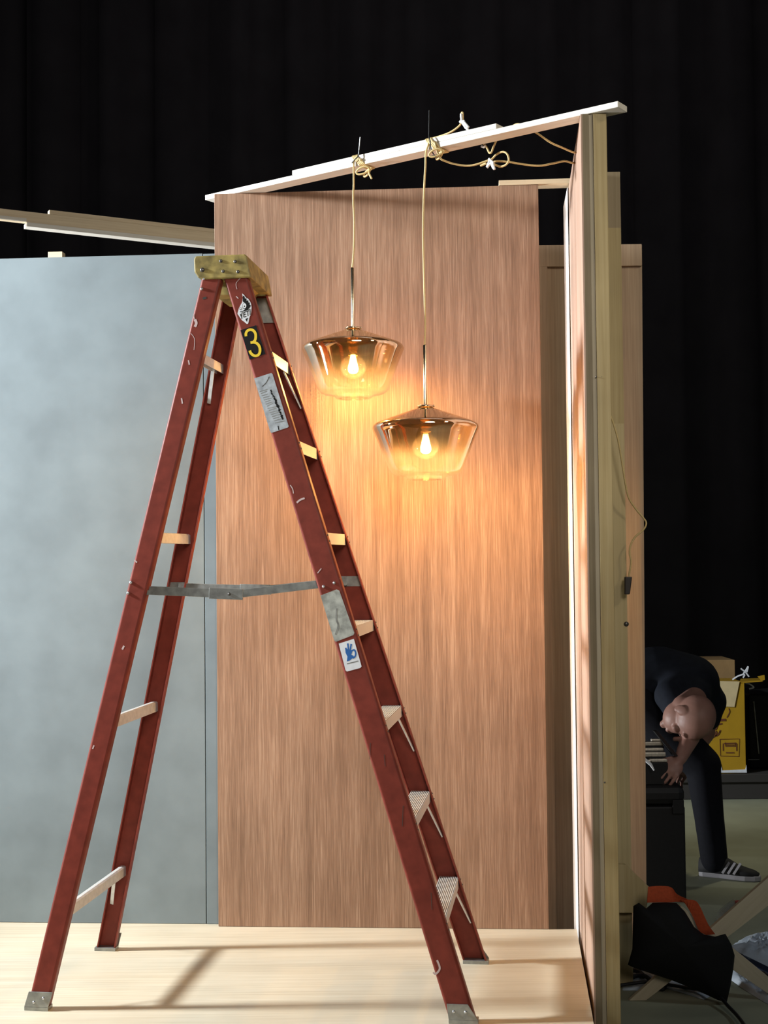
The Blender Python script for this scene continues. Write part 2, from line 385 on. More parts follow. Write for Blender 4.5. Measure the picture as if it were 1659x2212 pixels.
# ------------------------------------------------------------------ top battens
TH = .019; BW = .0635
Pl = atZ(443, 432, 2.7535); Pr = atZ(1335, 231, 2.745)
def batten(name, Pa, Pb, thick, width, m, side=1, ends=None):
    d = (Pb - Pa); L = d.length; d = d.normalized(); n = V((-d.y, d.x, 0)).normalized() * side; z = d.cross(n).normalized()
    if z.z < 0: z = -z
    F = axes((Pa + Pb) / 2, d, n, z)
    return MB().box((-L / 2, 0, 0), (L / 2, width, thick), F), F, d, n, z
mb, F1, BD, BN, BZ = batten('b', Pl, Pr, TH, BW, M_pine)
o = obj('long_batten', mb, M_pine, frame=F1, bevel=.0015); tag(o, 'long white-lit pine batten slanting from the wood panel to the right flat', 'batten')
def on_beam(u, v, lift=0.0):    # point on the front vertical face of the batten
    return onpl(u, v, Pl, BN) + BZ * lift
Ua = on_beam(631, 376); Ub = on_beam(1072, 275)
sa = (Ua - Pl).dot(BD); sb_ = (Ub - Pl).dot(BD)
mb, F2, *_ = batten('b', Pl + BD * sa + BZ * (TH + .0004), Pl + BD * sb_ + BZ * (TH + .0004), TH * .92, BW, M_pine)
o = obj('short_batten', mb, M_pine, frame=F2, bevel=.0015); tag(o, 'shorter white-lit pine batten doubled on top of the long slanting one', 'batten')
# horizontal batten behind the top of the wood panel
h0 = V((atZ(1078, 399, 2.753).x, 0, 2.7535)); s0 = (atZ(1078, 398, 2.753) - A0).dot(WD)
o = obj('rear_batten', MB().box((s0, .0, 2.753), (s0 + .335, .0635, 2.772), axes(A0, WD, WN, UP)), M_pine_tan, frame=FRW(1, 0, 2.75), bevel=.001)
tag(o, 'short horizontal pine batten across the gap behind the wood panel top', 'batten')
# left battens
Ql = atZ(-40, 478.5, 2.74); Qr = atZ(500, 537, 2.74)
qd = (Qr - Ql).normalized(); qn = V((-qd.y, qd.x, 0)).normalized()
def qx(u):   # distance along the left batten line for image column u
    n = qn; P = onpl(u, 490, Ql, n); return (P - Ql).dot(qd)
def qbox(s0, s1, n0, n1, z0, z1):
    F = axes(Ql, qd, qn, UP); return MB().box((s0, n0, z0), (s1, n1, z1), F), axes(Ql + qd * ((s0 + s1) / 2) + UP * z0, qd, qn, UP)
mb, F = qbox(qx(-60), qx(560), .0, .03, .018, .062); o = obj('left_batten', mb, M_pine_tan, frame=F, bevel=.001); tag(o, 'long tan batten on the left, running behind the wood panel', 'batten')
mb, F = qbox(qx(58), qx(560), -.002, .05, 0, .0178); o = obj('under_batten', mb, M_pine, frame=F, bevel=.001); tag(o, 'white-lit batten fixed under the tan batten at upper left', 'batten')
mb, F = qbox(qx(-60), qx(57), -.004, -.0004, .019, .033); o = obj('under_batten', mb, M_pine, frame=F, bevel=.001); tag(o, 'white-lit batten strip at the far left edge, under the tan batten', 'batten')
mb, F = qbox(qx(107), qx(560), .001, .03, .0622, .080); o = obj('upper_batten', mb, M_pine_tan, frame=F, bevel=.001); tag(o, 'tan batten on top of the left batten, starting at its white cut end', 'batten')

# ------------------------------------------------------------------ step ladder
LO = V((-.3266, 4.2931, 0)); TH_ = .1318
LW = V((math.sin(TH_), math.cos(TH_), 0)); LS = V((math.cos(TH_), -math.sin(TH_), 0))
SF, SB, WF0, WF1, WB0, WB1, SFT, SBT, HT = .628, -.743, .3013, .1504, .3211, .1530, -.0729, -.2335, 2.24
CH = .28922
def lp(s, w, z): return LO + LS * s + LW * w + UP * z
def sf(z): return SF + (SFT - SF) * z / HT
def sb(z): return SB + (SBT - SB) * z / HT
def wf(z): return WF0 + (WF1 - WF0) * z / HT
def wb(z): return WB0 + (WB1 - WB0) * z / HT
FWID, BWID, FLG, THK = .0785, .066, .030, .0045
ladder = thing('step_ladder', 'tall red fibreglass stepladder with number 3 on its side, standing open on the platform', 'ladder', LO, frame=axes(LO, LS, LW, UP))
def rail(front, side, z0, z1):
    m = MB()
    def section(z):
        if front: a1 = sf(z); a0 = a1 - FWID; w = wf(z)
        else: a0 = sb(z); a1 = a0 + BWID; w = wb(z)
        o_ = w; i_ = w - THK; f_ = w - FLG
        rr = .0085; K = 5
        arc = lambda cx, cy, t0: [(cx + rr * math.cos(t0 - math.pi / 2 * j / K), cy + rr * math.sin(t0 - math.pi / 2 * j / K)) for j in range(K + 1)]
        pr = arc(a0 + rr, o_ - rr, math.pi) + arc(a1 - rr, o_ - rr, math.pi / 2) + [(a1, f_), (a1 - THK, f_), (a1 - THK, i_), (a0 + THK, i_), (a0 + THK, f_), (a0, f_)]
        return [lp(s_, side * w_, z) for s_, w_ in pr]
    A, B = section(z0), section(z1)
    n = len(A); K = 5; q4 = 2 * K + 2
    caps = lambda b: [tuple(b + i for i in range(K, K + 2)) + (b + q4 + 2, b + q4 + 3), tuple(b + i for i in range(K + 1, q4)) + (b + q4, b + q4 + 1, b + q4 + 2), tuple(b + i for i in range(0, K + 1)) + (b + q4 + 3, b + q4 + 4, b + q4 + 5)]
    m.add(A + B, [(i, (i + 1) % n, n + (i + 1) % n, n + i) for i in range(n)] + caps(0) + caps(n))
    return m
def rframe(front, side):
    d = lp((sf if front else sb)(2), side * (wf if front else wb)(2), 2) - lp((sf if front else sb)(0), side * (wf if front else wb)(0), 0); d.normalize()
    x = (LS - d * LS.dot(d)).normalized(); return axes(lp((sf if front else sb)(1), side * .25, 1), x, d.cross(x), d)
FEET = {}
rails = {}
for front in (True, False):
    for side in (-1, 1):
        nm = 'front_rail' if front else 'rear_rail'
        rails[front, side] = obj(nm, rail(front, side, .012, 2.275 if front else 2.27), M_red, ladder, rframe(front, side))
        # shoe: pad plus outer plate with two rivets
        a0 = (sf(0) - FWID - .004) if front else sb(0) - .005
        a1 = (sf(0) + .004) if front else sb(0) + BWID + .005
        w0 = wf(0) if front else wb(0)
        def q(s_, w_, z): return lp(s_, side * w_, z)
        m = MB().hexa([q(a0, w0 - .034, .0), q(a1, w0 - .034, 0), q(a1, w0 + .004, 0), q(a0, w0 + .004, 0), q(a0, w0 - .034, .0115), q(a1, w0 - .034, .0115), q(a1, w0 + .004, .0115), q(a0, w0 + .004, .0115)])
        hh = .056
        sl = ((sf(hh) - sf(0)) if front else (sb(hh) - sb(0)))
        wl = ((wf(hh) - wf(0)) if front else (wb(hh) - wb(0)))
        ins = .012 if front else 0
        m.hexa([q(a0, w0 + .0006, .0115), q(a1, w0 + .0006, .0115), q(a1, w0 + .004, .0115), q(a0, w0 + .004, .0115),
                q(a0 + sl + ins, w0 + wl + .0006, hh), q(a1 + sl - ins, w0 + wl + .0006, hh), q(a1 + sl - ins, w0 + wl + .004, hh), q(a0 + sl + ins, w0 + wl + .004, hh)])
        sh = obj('foot', m, M_steel, ladder, None, .001, label='grey metal shoe')
        rm = MB()
        for t in (.3, .7):
            c = q(a0 + sl * .6 + (a1 - a0) * t, w0 + wl * .6 + .004, hh * (.62 if front else (.45 if t < .5 else .68)))
            rm.ball(c, .005, .005, .005)
            obj('rivet', MB().ball(c, .0048), M_rivet, sh)
# treads
for k in range(1, 8):
    z = k * CH; s1 = sf(z) - .003; s0 = s1 - .064; w_ = wf(z) - THK - .0008
    prof = [(s1, 0), (s1, -.034), (s1 - .003, -.034), (s1 - .003, -.003)]
    m = MB()
    # ribbed top
    nr = 11; top = []
    for i in range(nr):
        x0 = s0 + (s1 - s0) * i / nr; x1 = s0 + (s1 - s0) * (i + .55) / nr; x2 = s0 + (s1 - s0) * (i + 1) / nr
        top += [(x0, -.0025), (x0 + .0004, 0), (x1, 0), (x1 + .0004, -.0025)]
    poly = [(s0, -.026)] + [(s0, -.0025)] + top[1:] + [(s1, 0), (s1, -.036), (s1 - .003, -.036), (s1 - .003, -.006), (s0 + .003, -.006), (s0 + .003, -.026)]
    m.loft([lp(x, -w_, z + h) for x, h in poly], [lp(x, w_, z + h) for x, h in poly])
    o = obj('tread', m, M_tread, ladder, axes(lp(s1, 0, z), LS, LW, UP))
    if k in (1, 2, 3, 7):
        for side in (-1, 1):
            a = lp(s1 - .008, side * (w_ - .062), z - .033); b = lp(sf(z - .15) - .012, side * (wf(z - .15) - .018), z - .15)
            d = (b - a).normalized(); x = d.cross(LW).normalized(); y = d.cross(x)
            F = axes(a, x, y, d); obj('tread_brace', MB().box((-.0022, -.008, 0), (.0022, .008, (b - a).length), F), M_alu, ladder, None)
    for side in (-1, 1):
        rv = MB()
        for dz in (-.008, -.026):
            c = lp(sf(z + dz) + .0005, side * (wf(z) - .010), z + dz)
            rv.ball(c, .003)
        obj('tread_rivet', rv, M_bolt, ladder)
# rear rungs
for k in (1, 3, 5, 7):
    z = k * CH + .004; s0 = sb(z) + .018; s1 = s0 + .024; w_ = wb(z) - THK - .0006
    poly = [(s0, .0), (s0 + .006, .004), (s1 - .006, .004), (s1, 0), (s1, -.03), (s1 - .002, -.03), (s1 - .002, -.002), (s0 + .002, -.002), (s0 + .002, -.03), (s0, -.03)]
    m = MB().loft([lp(x, -w_, z + h) for x, h in poly], [lp(x, w_, z + h) for x, h in poly])
    obj('rear_rung', m, M_alu, ladder, axes(lp(s0, 0, z), LS, LW, UP))
    if k in (1, 7):
        for side in (-1, 1):
            a = lp(s0 + .012, side * (w_ - .085), z - .006); b = lp(sb(z - .13) + .02, side * (wb(z - .13) - .016), z - .13)
            d = (b - a).normalized(); x = d.cross(LW).normalized(); y = d.cross(x)
            obj('rung_brace', MB().box((-.006, -.0015, 0), (.006, .0015, (b - a).length), axes(a, x, y, d)), M_alu, ladder)
# spreaders
for side in (-1, 1):
    zb, zf, zm = 1.272, 1.288, 1.262
    w1 = lambda z, fr_: side * ((wf(z) if fr_ else wb(z)) - FLG - .012)
    pb_ = lp(sb(zb) + BWID - .012, side * (wb(zb) - THK - .003), zb); pf_ = lp(sf(zf) - FWID + .014, side * (wf(zf) - THK - .003), zf)
    mid = pb_.lerp(pf_, .52); mid.z = zm - .004 if side < 0 else zm
    hin = -.012 * side
    def bar(a, b, off, h):
        d = (b - a).normalized(); y = V((-d.y, d.x, 0)).normalized(); z = d.cross(y); z = z if z.z > 0 else -z
        F = axes(a, d, y, z); return MB().box((-.014, off - .0018, -h / 2), ((b - a).length + .014, off + .0018, h / 2), F), F
    m, F = bar(pb_ + LW * hin, mid + LW * hin, 0, .027); sp = obj('spreader', m, M_steel, ladder, None, .001)
    m2 = MB().box(((mid - pb_).length - .085, -.012, -.017), ((mid - pb_).length + .022, -.004, .017), F); obj('hinge_plate', m2, M_steel, sp, None, .001)
    obj('hinge_rivet', MB().ball(mid + LW * (hin - .013) - (mid - pb_).normalized() * .02, .005), M_bolt, sp)
    m, F = bar(mid + LW * hin * 1.6, pf_ + LW * hin, 0, .025); obj('spreader', m, M_steel, ladder, None, .001)
    for (P, zz, fr_) in ((pb_, zb, 0), (pf_, zf, 1)):
        g = MB()
        wv = side * ((wf(zz) if fr_ else wb(zz)) - THK - .0012)
        sa_ = sf(zz) - FWID + THK + .001 if fr_ else sb(zz) + THK + .001; sl_ = FWID - 2 * THK - .002 if fr_ else BWID - 2 * THK - .002
        g.box((sa_, wv - .001, zz - .017), (sa_ + sl_, wv + .001, zz + .017), axes(LO, LS, LW, UP)) if side > 0 else g.box((sa_, wv - .001, zz - .017), (sa_ + sl_, wv + .001, zz + .017), axes(LO, LS, LW, UP))
        g.box((P - LO).dot(LS) * 1 and ((P - LO).dot(LS) - .012, wv - side * .016 if side > 0 else wv, zz - .014), ((P - LO).dot(LS) + .012, wv if side > 0 else wv + .016, zz + .014), axes(LO, LS, LW, UP))
        obj('spreader_bracket', g, M_steel, ladder)
# inner top brackets on the far and near front rails
for side in (-1, 1):
    zz = 2.195; wv = side * (wf(zz) - THK - .002)
    a = sf(zz) - FWID + THK + .003; g = MB()
    g.hexa([lp(sf(2.16) - FWID + THK + .003, wv - .002, 2.165), lp(sf(2.16) - THK - .002, wv - .002, 2.165), lp(sf(2.16) - THK - .002, wv + .002, 2.165), lp(sf(2.16) - FWID + THK + .003, wv + .002, 2.165),
            lp(sf(2.25) - FWID + THK + .003, wv - .002, 2.25), lp(sf(2.25) - THK - .002, wv - .002, 2.25), lp(sf(2.25) - THK - .002, wv + .002, 2.25), lp(sf(2.25) - FWID + THK + .003, wv + .002, 2.25)])
    obj('top_bracket', g, M_steel, ladder)
# top cap
cw = .158
prof = [(-.244, 2.331), (-.087, 2.331), (-.080, 2.327), (-.0665, 2.256), (-.222, 2.256), (-.238, 2.262), (-.250, 2.280), (-.252, 2.318), (-.249, 2.328)]
m = MB().loft([lp(s_, -cw, z) for s_, z in prof], [lp(s_, cw, z) for s_, z in prof])
cap = obj('top_cap', m, M_yellow, ladder, axes(lp(-.15, 0, 2.3), LS, LW, UP), .004, label='grimy yellow plastic cap')
m = MB().loft([lp(s_, -.10, z) for s_, z in [(-.225, 2.2555), (-.10, 2.2555), (-.13, 2.215), (-.20, 2.215)]], [lp(s_, .10, z) for s_, z in [(-.225, 2.2555), (-.10, 2.2555), (-.13, 2.215), (-.20, 2.215)]])
obj('cap_block', m, M_yellow, ladder)
cap_pl = lp(0, -cw, 2.29)
for (u, v, r) in ((437, 583, .0075), (477, 564, .0055), (508, 565, .0055), (482, 586, .0055), (514, 587, .0055)):
    c = onpl(u, v, cap_pl, LW); obj('bolt', MB().ball(c, r, r * .7, r, M=Matrix.Rotation(-TH_, 3, 'Z').to_4x4()), M_bolt, cap)

# stickers, rivets and marks on the near front rail
Pn0, Pn1 = lp(sf(0), -wf(0), 0), lp(sf(2), -wf(2), 2)
nn = LS.cross(Pn1 - Pn0).normalized()
if nn.dot(CP - Pn0) < 0: nn = -nn
rail_n = rails[True, -1]
def onrail(u, v, lift=.0005): return onpl(u, v, Pn0 + nn * lift, nn)
def decal(name, poly, m, parent, lift=.0004, thick=.0004, label=None, fn=None):
    fn = fn or onrail
    pts = [fn(u, v, lift) for u, v in poly]
    mb = MB().prism(pts, nn * thick); return obj(name, mb, m, parent, label=label)
def stroke(name, path, wpx, m, parent, lift, thick=.0003, sm=True, fn=None, label=None):
    fn = fn or onrail
    P = [fn(u, v, lift) for u, v in path]
    if sm: P = smooth_path(P, 6)
    return obj(name, MB().ribbon(P, wpx * mpp(4.1), nn, thick), m, parent, label=label)
def C4(x, y): return (500 + x / 6.506, 620 + y / 6.506)
# number plate 3
st3 = decal('number_sticker', [C4(127, 607), C4(347, 537), C4(478, 940), C4(256, 1022)], M_black, rail_n, label='black sticker with a yellow 3')
three = [C4(205, 693), C4(203, 655), C4(222, 618), C4(262, 600), C4(305, 610), C4(335, 650), C4(341, 700), C4(332, 745), C4(308, 772), C4(268, 783)]
three2 = [C4(268, 783), C4(318, 778), C4(368, 800), C4(396, 850), C4(400, 905), C4(382, 950), C4(340, 968), C4(300, 955), C4(270, 925), C4(257, 893)]
stroke('numeral', three, 5.9, M_yelnum, st3, .0009); stroke('numeral', three2, 5.9, M_yelnum, st3, .0013)
# spiky round sticker
sp_ = [(150, 90), (175, 110), (205, 150), (235, 165), (262, 205), (275, 235), (282, 280), (280, 350), (268, 395), (255, 420), (235, 515), (215, 520), (180, 490), (150, 470), (120, 430), (84, 375), (105, 300), (130, 250), (150, 215), (160, 150)]
sy = decal('logo_sticker', [C4(*p) for p in sp_], M_stwhite, rail_n, label='white spiky sticker with black lettering')
tuft = [(160, 118), (178, 128), (190, 165), (208, 158), (214, 195), (236, 185), (236, 215), (258, 220), (254, 245), (272, 262), (250, 300), (210, 330), (150, 345), (205, 300), (214, 260), (200, 228), (170, 215), (158, 200)]
decal('tuft', [C4(*p) for p in tuft], M_black, sy, .0009, .0002)
def disc(cx, cy, rx, ry, a=0): return [C4(cx + rx * math.cos(t) * math.cos(a) - ry * math.sin(t) * math.sin(a), cy + rx * math.cos(t) * math.sin(a) + ry * math.sin(t) * math.cos(a)) for t in [2 * math.pi * i / 16 for i in range(16)]]
decal('ring_mark', disc(184, 266, 32, 44), M_black, sy, .0010, .0002); decal('ring_mark', disc(183, 264, 26, 37), M_stwhite, sy, .0012, .0002)
decal('ring_mark', disc(182, 270, 8, 11), M_black, sy, .0014, .0002); decal('ring_mark', disc(128, 305, 14, 22), M_black, sy, .0010, .0002)
decal('ring_mark', disc(130, 302, 9, 15), M_stwhite, sy, .0012, .0002)
for L_ in ([(118, 350), (268, 312)], [(124, 378), (136, 415)], [(152, 352), (140, 390), (142, 446)], [(172, 356), (172, 425)], [(172, 358), (208, 346)], [(172, 388), (202, 380)], [(172, 424), (208, 412)], [(206, 346), (246, 334)], [(226, 342), (232, 408)], [(262, 326), (262, 392)]):
    stroke('letter', [C4(*p) for p in L_], 1.7, M_black, sy, .0010, .0002, False)
decal('chin_mark', [C4(195, 450), C4(232, 430), C4(214, 490)], M_black, sy, .0010, .0002)
# worn silver label
wl_ = decal('worn_label', [C4(318, 1285), C4(560, 1208), C4(578, 1225), C4(805, 1960), C4(790, 1975), C4(560, 2052), C4(545, 2035)], M_grime, rail_n, label='worn silver instruction label')
for i in range(15):
    x = 560 + i * 11 + random.uniform(-6, 6); y = 1460 + i * 26; stroke('smudge', [C4(x - random.uniform(4, 26), y - random.uniform(0, 26)), C4(x + random.uniform(2, 20), y + random.uniform(0, 22)), C4(x + random.uniform(-6, 14), y + random.uniform(18, 40))], random.uniform(1.2, 4.5), M_black, wl_, .0009, .0002, False)
for i in range(16):
    t = i / 15; x = 395 + 215 * t; y = 1470 + 440 * t; stroke('print_line', [C4(x, y), C4(x + random.uniform(80, 150), y - random.uniform(25, 45))], 1.0, M_steel, wl_, .0009, .0002, False)
stroke('smudge', [C4(430, 1400), C4(490, 1340), C4(530, 1260)], 1.5, M_bolt, wl_, .0009, .0002); stroke('smudge', [C4(655, 1950), C4(665, 2008)], 2, M_black, wl_, .0009, .0002, False)
# olive label and hand sticker (crop origin 660,1200 scale 5.267)
def C5(x, y): return (660 + x / 5.267, 1200 + y / 5.267)
ol = decal('worn_label', [C5(170, 455), C5(355, 385), C5(385, 400), C5(555, 880), C5(545, 905), C5(345, 982), C5(325, 965)], M_grime2, rail_n, label='grey olive worn label below the rivets')
stroke('smudge', [C5(355, 600), C5(350, 720), C5(372, 800), C5(340, 900)], 3.5, M_steel, ol, .0009, .0002)
hs = decal('hand_sticker', [C5(378, 1003), C5(550, 948), C5(638, 1262), C5(622, 1280), C5(470, 1320), C5(455, 1305)], M_stwhite, rail_n, label='white sticker with a blue hand')
decal('hand_print', [C5(*p) for p in [(470, 1205), (476, 1150), (455, 1105), (452, 1068), (470, 1062), (492, 1080), (530, 1075), (530, 1100), (520, 1130), (548, 1140), (545, 1160), (515, 1185), (505, 1195)]], M_blue, hs, .0009, .0002)
for L_ in ([(470, 1085), (455, 1050)], [(490, 1080), (480, 1000)], [(508, 1080), (520, 1005)], [(525, 1085), (555, 1075), (570, 1110), (562, 1150), (535, 1168)]):
    stroke('hand_print', [C5(*p) for p in L_], 3.4, M_blue, hs, .0010, .0002)
stroke('smudge', [C5(470, 1232), C5(540, 1215), C5(600, 1200)], 2, M_steel, hs, .0009, .0002)
for (u, v) in ((699, 1267), (722, 1259)): obj('rivet', MB().ball(onrail(u, v, .001), .005), M_rivet, rail_n)
def scuff(path, wpx, rl, fn): return obj('scuff', MB().ribbon(smooth_path([fn(u, v, .0003) for u, v in path], 4), wpx * mpp(4.1), nn, .0002), M_scuff, rl)
for pth, w_ in (([(627, 1048), (632, 1056), (634, 1066)], 2), ([(641, 1086), (648, 1080), (658, 1076)], 4), ([(520, 600), (510, 612), (512, 625)], 1.2), ([(944, 2074), (950, 2092), (941, 2104), (936, 2100)], 4), ([(510, 640), (515, 645)], 2), ([(590, 848), (592, 856)], 2), ([(686, 1238), (694, 1228)], 2)): scuff(pth, w_, rail_n, onrail)
for pth in ([(800, 1605), (799, 1640)], [(830, 1630), (832, 1655)], [(931, 1928), (933, 1965)], [(871, 1740), (869, 1785)]):
    stroke('scratch', pth, 1.2, M_bolt, rail_n, .0003, .0002, False)
# near rear rail marks
Pb0, Pb1 = lp(sb(0), -wb(0), 0), lp(sb(2), -wb(2), 2); nb = LS.cross(Pb1 - Pb0).normalized()
if nb.dot(CP - Pb0) < 0: nb = -nb
def onrear(u, v, lift=.0005): return onpl(u, v, Pb0 + nb * lift, nb)
rl_b = rails[False, -1]
for (u, v) in ((441, 602), (436, 624), (283, 1258), (277, 1281)): obj('rivet', MB().ball(onrear(u, v, .001), .0052), M_rivet, rl_b)
for pth, w_ in (([(421, 690), (424, 698), (421, 706)], 6), ([(418, 678), (420, 690)], 2), ([(412, 720), (420, 732), (419, 756)], 1.2), ([(407, 778), (409, 788)], 3), ([(392, 860), (394, 872)], 3), ([(290, 1210), (296, 1215)], 3), ([(200, 1618), (203, 1610)], 3), ([(268, 1395), (264, 1403)], 4)): scuff(pth, w_, rl_b, onrear)
stroke('scratch', [(438, 645), (446, 643)], 5, M_bolt, rl_b, .0003, .0002, False, onrear)

# ------------------------------------------------------------------ pendant lamps
def beam_pt(u, v): return onpl(u, v, Pl, BN)
LSC = 1.06
SHADE = [(.053, .001), (.056, 0.0), (.0595, .002), (.063, .009), (.070, .0125), (.098, .0165), (.108, .021), (.116, .030), (.122, .044), (.138, .086), (.154, .130), (.164, .155), (.1685, .166), (.1692, .173), (.166, .181), (.158, .1875), (.145, .1925), (.110, .2055), (.075, .2185), (.045, .2295), (.027, .2365), (.020, .2375)]
SHADE = [(r * LSC, z * 1.03) for r, z in SHADE]
def inner(prof, t=.003):
    out = []
    for i, (r, z) in enumerate(prof):
        a = prof[max(i - 1, 0)]; b = prof[min(i + 1, len(prof) - 1)]
        d = V((b[0] - a[0], b[1] - a[1])); d = d.normalized() if d.length else V((0, 1)); n = V((-d.y, d.x))
        out.append((max(.004, r + n.x * t), z + n.y * t))
    return out
def pendant(u, vbot, label, cordpx, stem_top, Yl):
    base = atY(u, vbot, Yl)
    L = thing('pendant_lamp', label, 'lamp', base, group='gold glass pendant lamps')
    x, y, z = base
    pr = SHADE + inner(SHADE)[::-1]
    obj('lamp_shade', MB().lathe(pr, base, 72, True), M_glass, L, label='glass shade, mirrored gold on top fading to clear')
    U = V((0, 0, .2375 * .03))
    base0 = base; base = base + U
    obj('shade_cap', MB().lathe([(.001, .2375), (.027, .2385), (.029, .2415), (.027, .245), (.012, .247), (.008, .2475)], base, 32), M_nickel, L)
    for a in (0, 2.1, 4.2): obj('cap_screw', MB().ball(base + V((.0285 * math.cos(a - 2.2), .0285 * math.sin(a - 2.2), .243)), .004), M_nickel, L)
    ztop = atY(u, stem_top, Yl).z - base.z
    obj('stem', MB().lathe([(.006, .2472), (.006, ztop - .002), (.0045, ztop), (.003, ztop + .001)], base, 20), M_nickel, L)
    obj('socket', MB().lathe([(.006, .236), (.0095, .234), (.0095, .205), (.017, .203), (.0185, .20), (.0185, .178), (.016, .174), (.0175, .17), (.0175, .160), (.014, .156)], base, 28), M_brass, L)
    bulb = obj('bulb', MB().lathe([(.0135, .1555), (.0145, .150), (.022, .142), (.034, .134), (.0425, .121), (.0455, .107), (.0425, .091), (.033, .076), (.018, .066), (.004, .063)], base, 40), M_bulb, L)
    fm = MB()
    for k in range(8):
        a = k * math.pi / 4; fm.tube([base + V((q_ * math.cos(a + t_), q_ * math.sin(a + t_), h_)) for q_, h_, t_ in ((.006, .148, 0), (.0085, .134, .1), (.0125, .116, .2), (.0165, .101, .3), (.016, .092, .4), (.010, .0855, .5), (.002, .084, .6))], .0026, 6)
    obj('filament', fm, M_fil, bulb)
    ld = bpy.data.lights.new('bulb_light', 'POINT'); ld.energy = BULB_W; ld.color = (1, .61, .20); ld.shadow_soft_size = .014
    lo = bpy.data.objects.new('bulb_light', ld); COL.objects.link(lo); lo.parent = bulb; lo.location = (0, 0, .118 + U.z)
    return L, base, base.z + ztop
def yb(u, v): return beam_pt(u, v).y
BULB_W = 64
Y1 = yb(763, 355); Y2 = yb(919, 320)
L1, B1, zs1 = pendant(763.5, 861.5, 'upper left pendant lamp, gold-topped clear glass shade with a glowing bulb', None, 578, Y1)
L2, B2, zs2 = pendant(920.5, 1037, 'lower right pendant lamp, gold-topped clear glass shade with a glowing bulb', None, 745, Y2)
CRD = .0034
def knot(u, v, turns=3, spread=.02):
    """cord wound round the two battens"""
    c = beam_pt(u, v) ; s = (c - Pl).dot(BD); c = Pl + BD * s + BN * (BW / 2) + BZ * TH
    out = []
    for i in range(turns * 20 + 1):
        a = 2 * math.pi * i / 20
        ca, sa_ = math.cos(a), math.sin(a)
        k = 1 / max(abs(ca), abs(sa_)) ** .55
        out.append(c + BN * (-ca) * k * (BW / 2 + .004) + BZ * sa_ * k * (TH + .004) + BD * (spread * i / (turns * 20) - spread / 2 - .020 * sa_))
    return out
def dep(u, off): return lambda v: None
def bp(u, v, back=.0):      # point near the batten in the vertical plane shifted back from its front face
    return onpl(u, v, Pl + BN * back, BN)
# lamp 1 cord
front1 = [atY(763.5, 578, Y1) + UP * .001]
c1 = [V((B1.x, B1.y, zs1))] + [atY(u, v, Y1) for u, v in ((764, 540), (765, 480), (763, 430), (764, 400))] + [bp(764, 380, -.006), bp(764, 352, -.007)]
k1 = knot(774, 347, 4, .026)
c1 += k1 + [bp(800, 345, .09), bp(860, 325, .10), bp(920, 303, .10), bp(945, 296, .09), bp(968, 288, .085), bp(985, 278, .085), bp(996, 266, .085), bp(996.5, 247, .085), bp(999.5, 244, .085), bp(1000.5, 262, .085), bp(1006, 274, .085), bp(1020, 288, .08), bp(1040, 305, .075), bp(1051, 318, .07), bp(1057, 330, .068), bp(1062, 328, .068), bp(1067, 315, .07), bp(1080, 290, .08), bp(1105, 274, .08), bp(1120, 268, .075), bp(1140, 276, .07), bp(1162, 289, .08), bp(1190, 308, .11), bp(1215, 319, .15), bp(1243, 330, .22), V((.735, 4.52, 2.752)), V((.77, 4.54, 2.70)), V((.775, 4.55, 2.2))]
obj('cord', MB().tube(smooth_path(c1, 6), CRD, 9), M_cord, L1)
lp1 = []
for i in range(41):
    a = 2 * math.pi * i / 20; c = bp(785, 369, -.012); lp1.append(c + BD * (.020 * math.cos(a) + .010 * math.sin(a)) + BZ * (.012 * math.sin(a)) + BN * (.022 * math.sin(a * .5) + .01))
lp1 += [bp(797, 374, -.02), bp(803, 386, -.02)]
obj('cord_loop', MB().tube(smooth_path(lp1, 3), CRD, 9), M_cord, L1)
for path in ([(996, 246), (997, 262)], [(993, 263), (1003, 262)], [(998, 264), (1006, 276), (1012, 281)], [(1001, 262), (1012, 275)]):
    obj('twist_tie', MB().tube([bp(u, v, .079) for u, v in path], .0042, 8), M_plastic_w, L1)
obj('twist_tie', MB().tube([bp(u, v, .066) for u, v in ((1040, 316), (1045, 318), (1049, 315))], .004, 8), M_plastic_w, L1)
# lamp 2 cord
c2 = [V((B2.x, B2.y, zs2))] + [atY(u, v, Y2) for u, v in ((918.5, 700), (917, 640), (915, 560), (914, 500), (915, 440), (917, 390))] + [bp(919, 360, -.007), bp(920, 330, -.007)]
c2 += knot(934, 311, 4, .026) + [bp(950, 340, .0), bp(965, 349, .02), bp(985, 355, .04), bp(1010, 358, .06), bp(1030, 355, .07), bp(1050, 348, .08), bp(1062, 344, .085), bp(1072, 334, .085), bp(1085, 328, .085), bp(1095, 332, .085), bp(1099, 345, .085), bp(1094, 355, .09), bp(1082, 360, .09), bp(1070, 356, .09), bp(1063, 351, .092), bp(1075, 348, .095), bp(1100, 350, .11), bp(1130, 355, .14), bp(1165, 358, .17), bp(1195, 353, .20), bp(1220, 348, .24), bp(1237, 352, .28), V((.742, 4.64, 2.752)), V((.78, 4.66, 2.68)), V((.785, 4.66, 2.2))]
obj('cord', MB().tube(smooth_path(c2, 6), CRD, 9), M_cord, L2)
lp2 = []
for i in range(41):
    a = 2 * math.pi * i / 20; c = bp(942, 331, -.012); lp2.append(c + BD * (.018 * math.cos(a) + .010 * math.sin(a)) + BZ * (.012 * math.sin(a)) + BN * (.022 * math.sin(a * .5) + .01))
obj('cord_loop', MB().tube(smooth_path(lp2, 3), CRD, 9), M_cord, L2)
for path in ([(1056, 343), (1066, 352)], [(1052, 362), (1060, 352), (1066, 364)], [(1058, 346), (1052, 361)], [(1064, 350), (1068, 366)]):
    obj('twist_tie', MB().tube([bp(u, v, .075) for u, v in path], .0042, 8), M_plastic_w, L2)
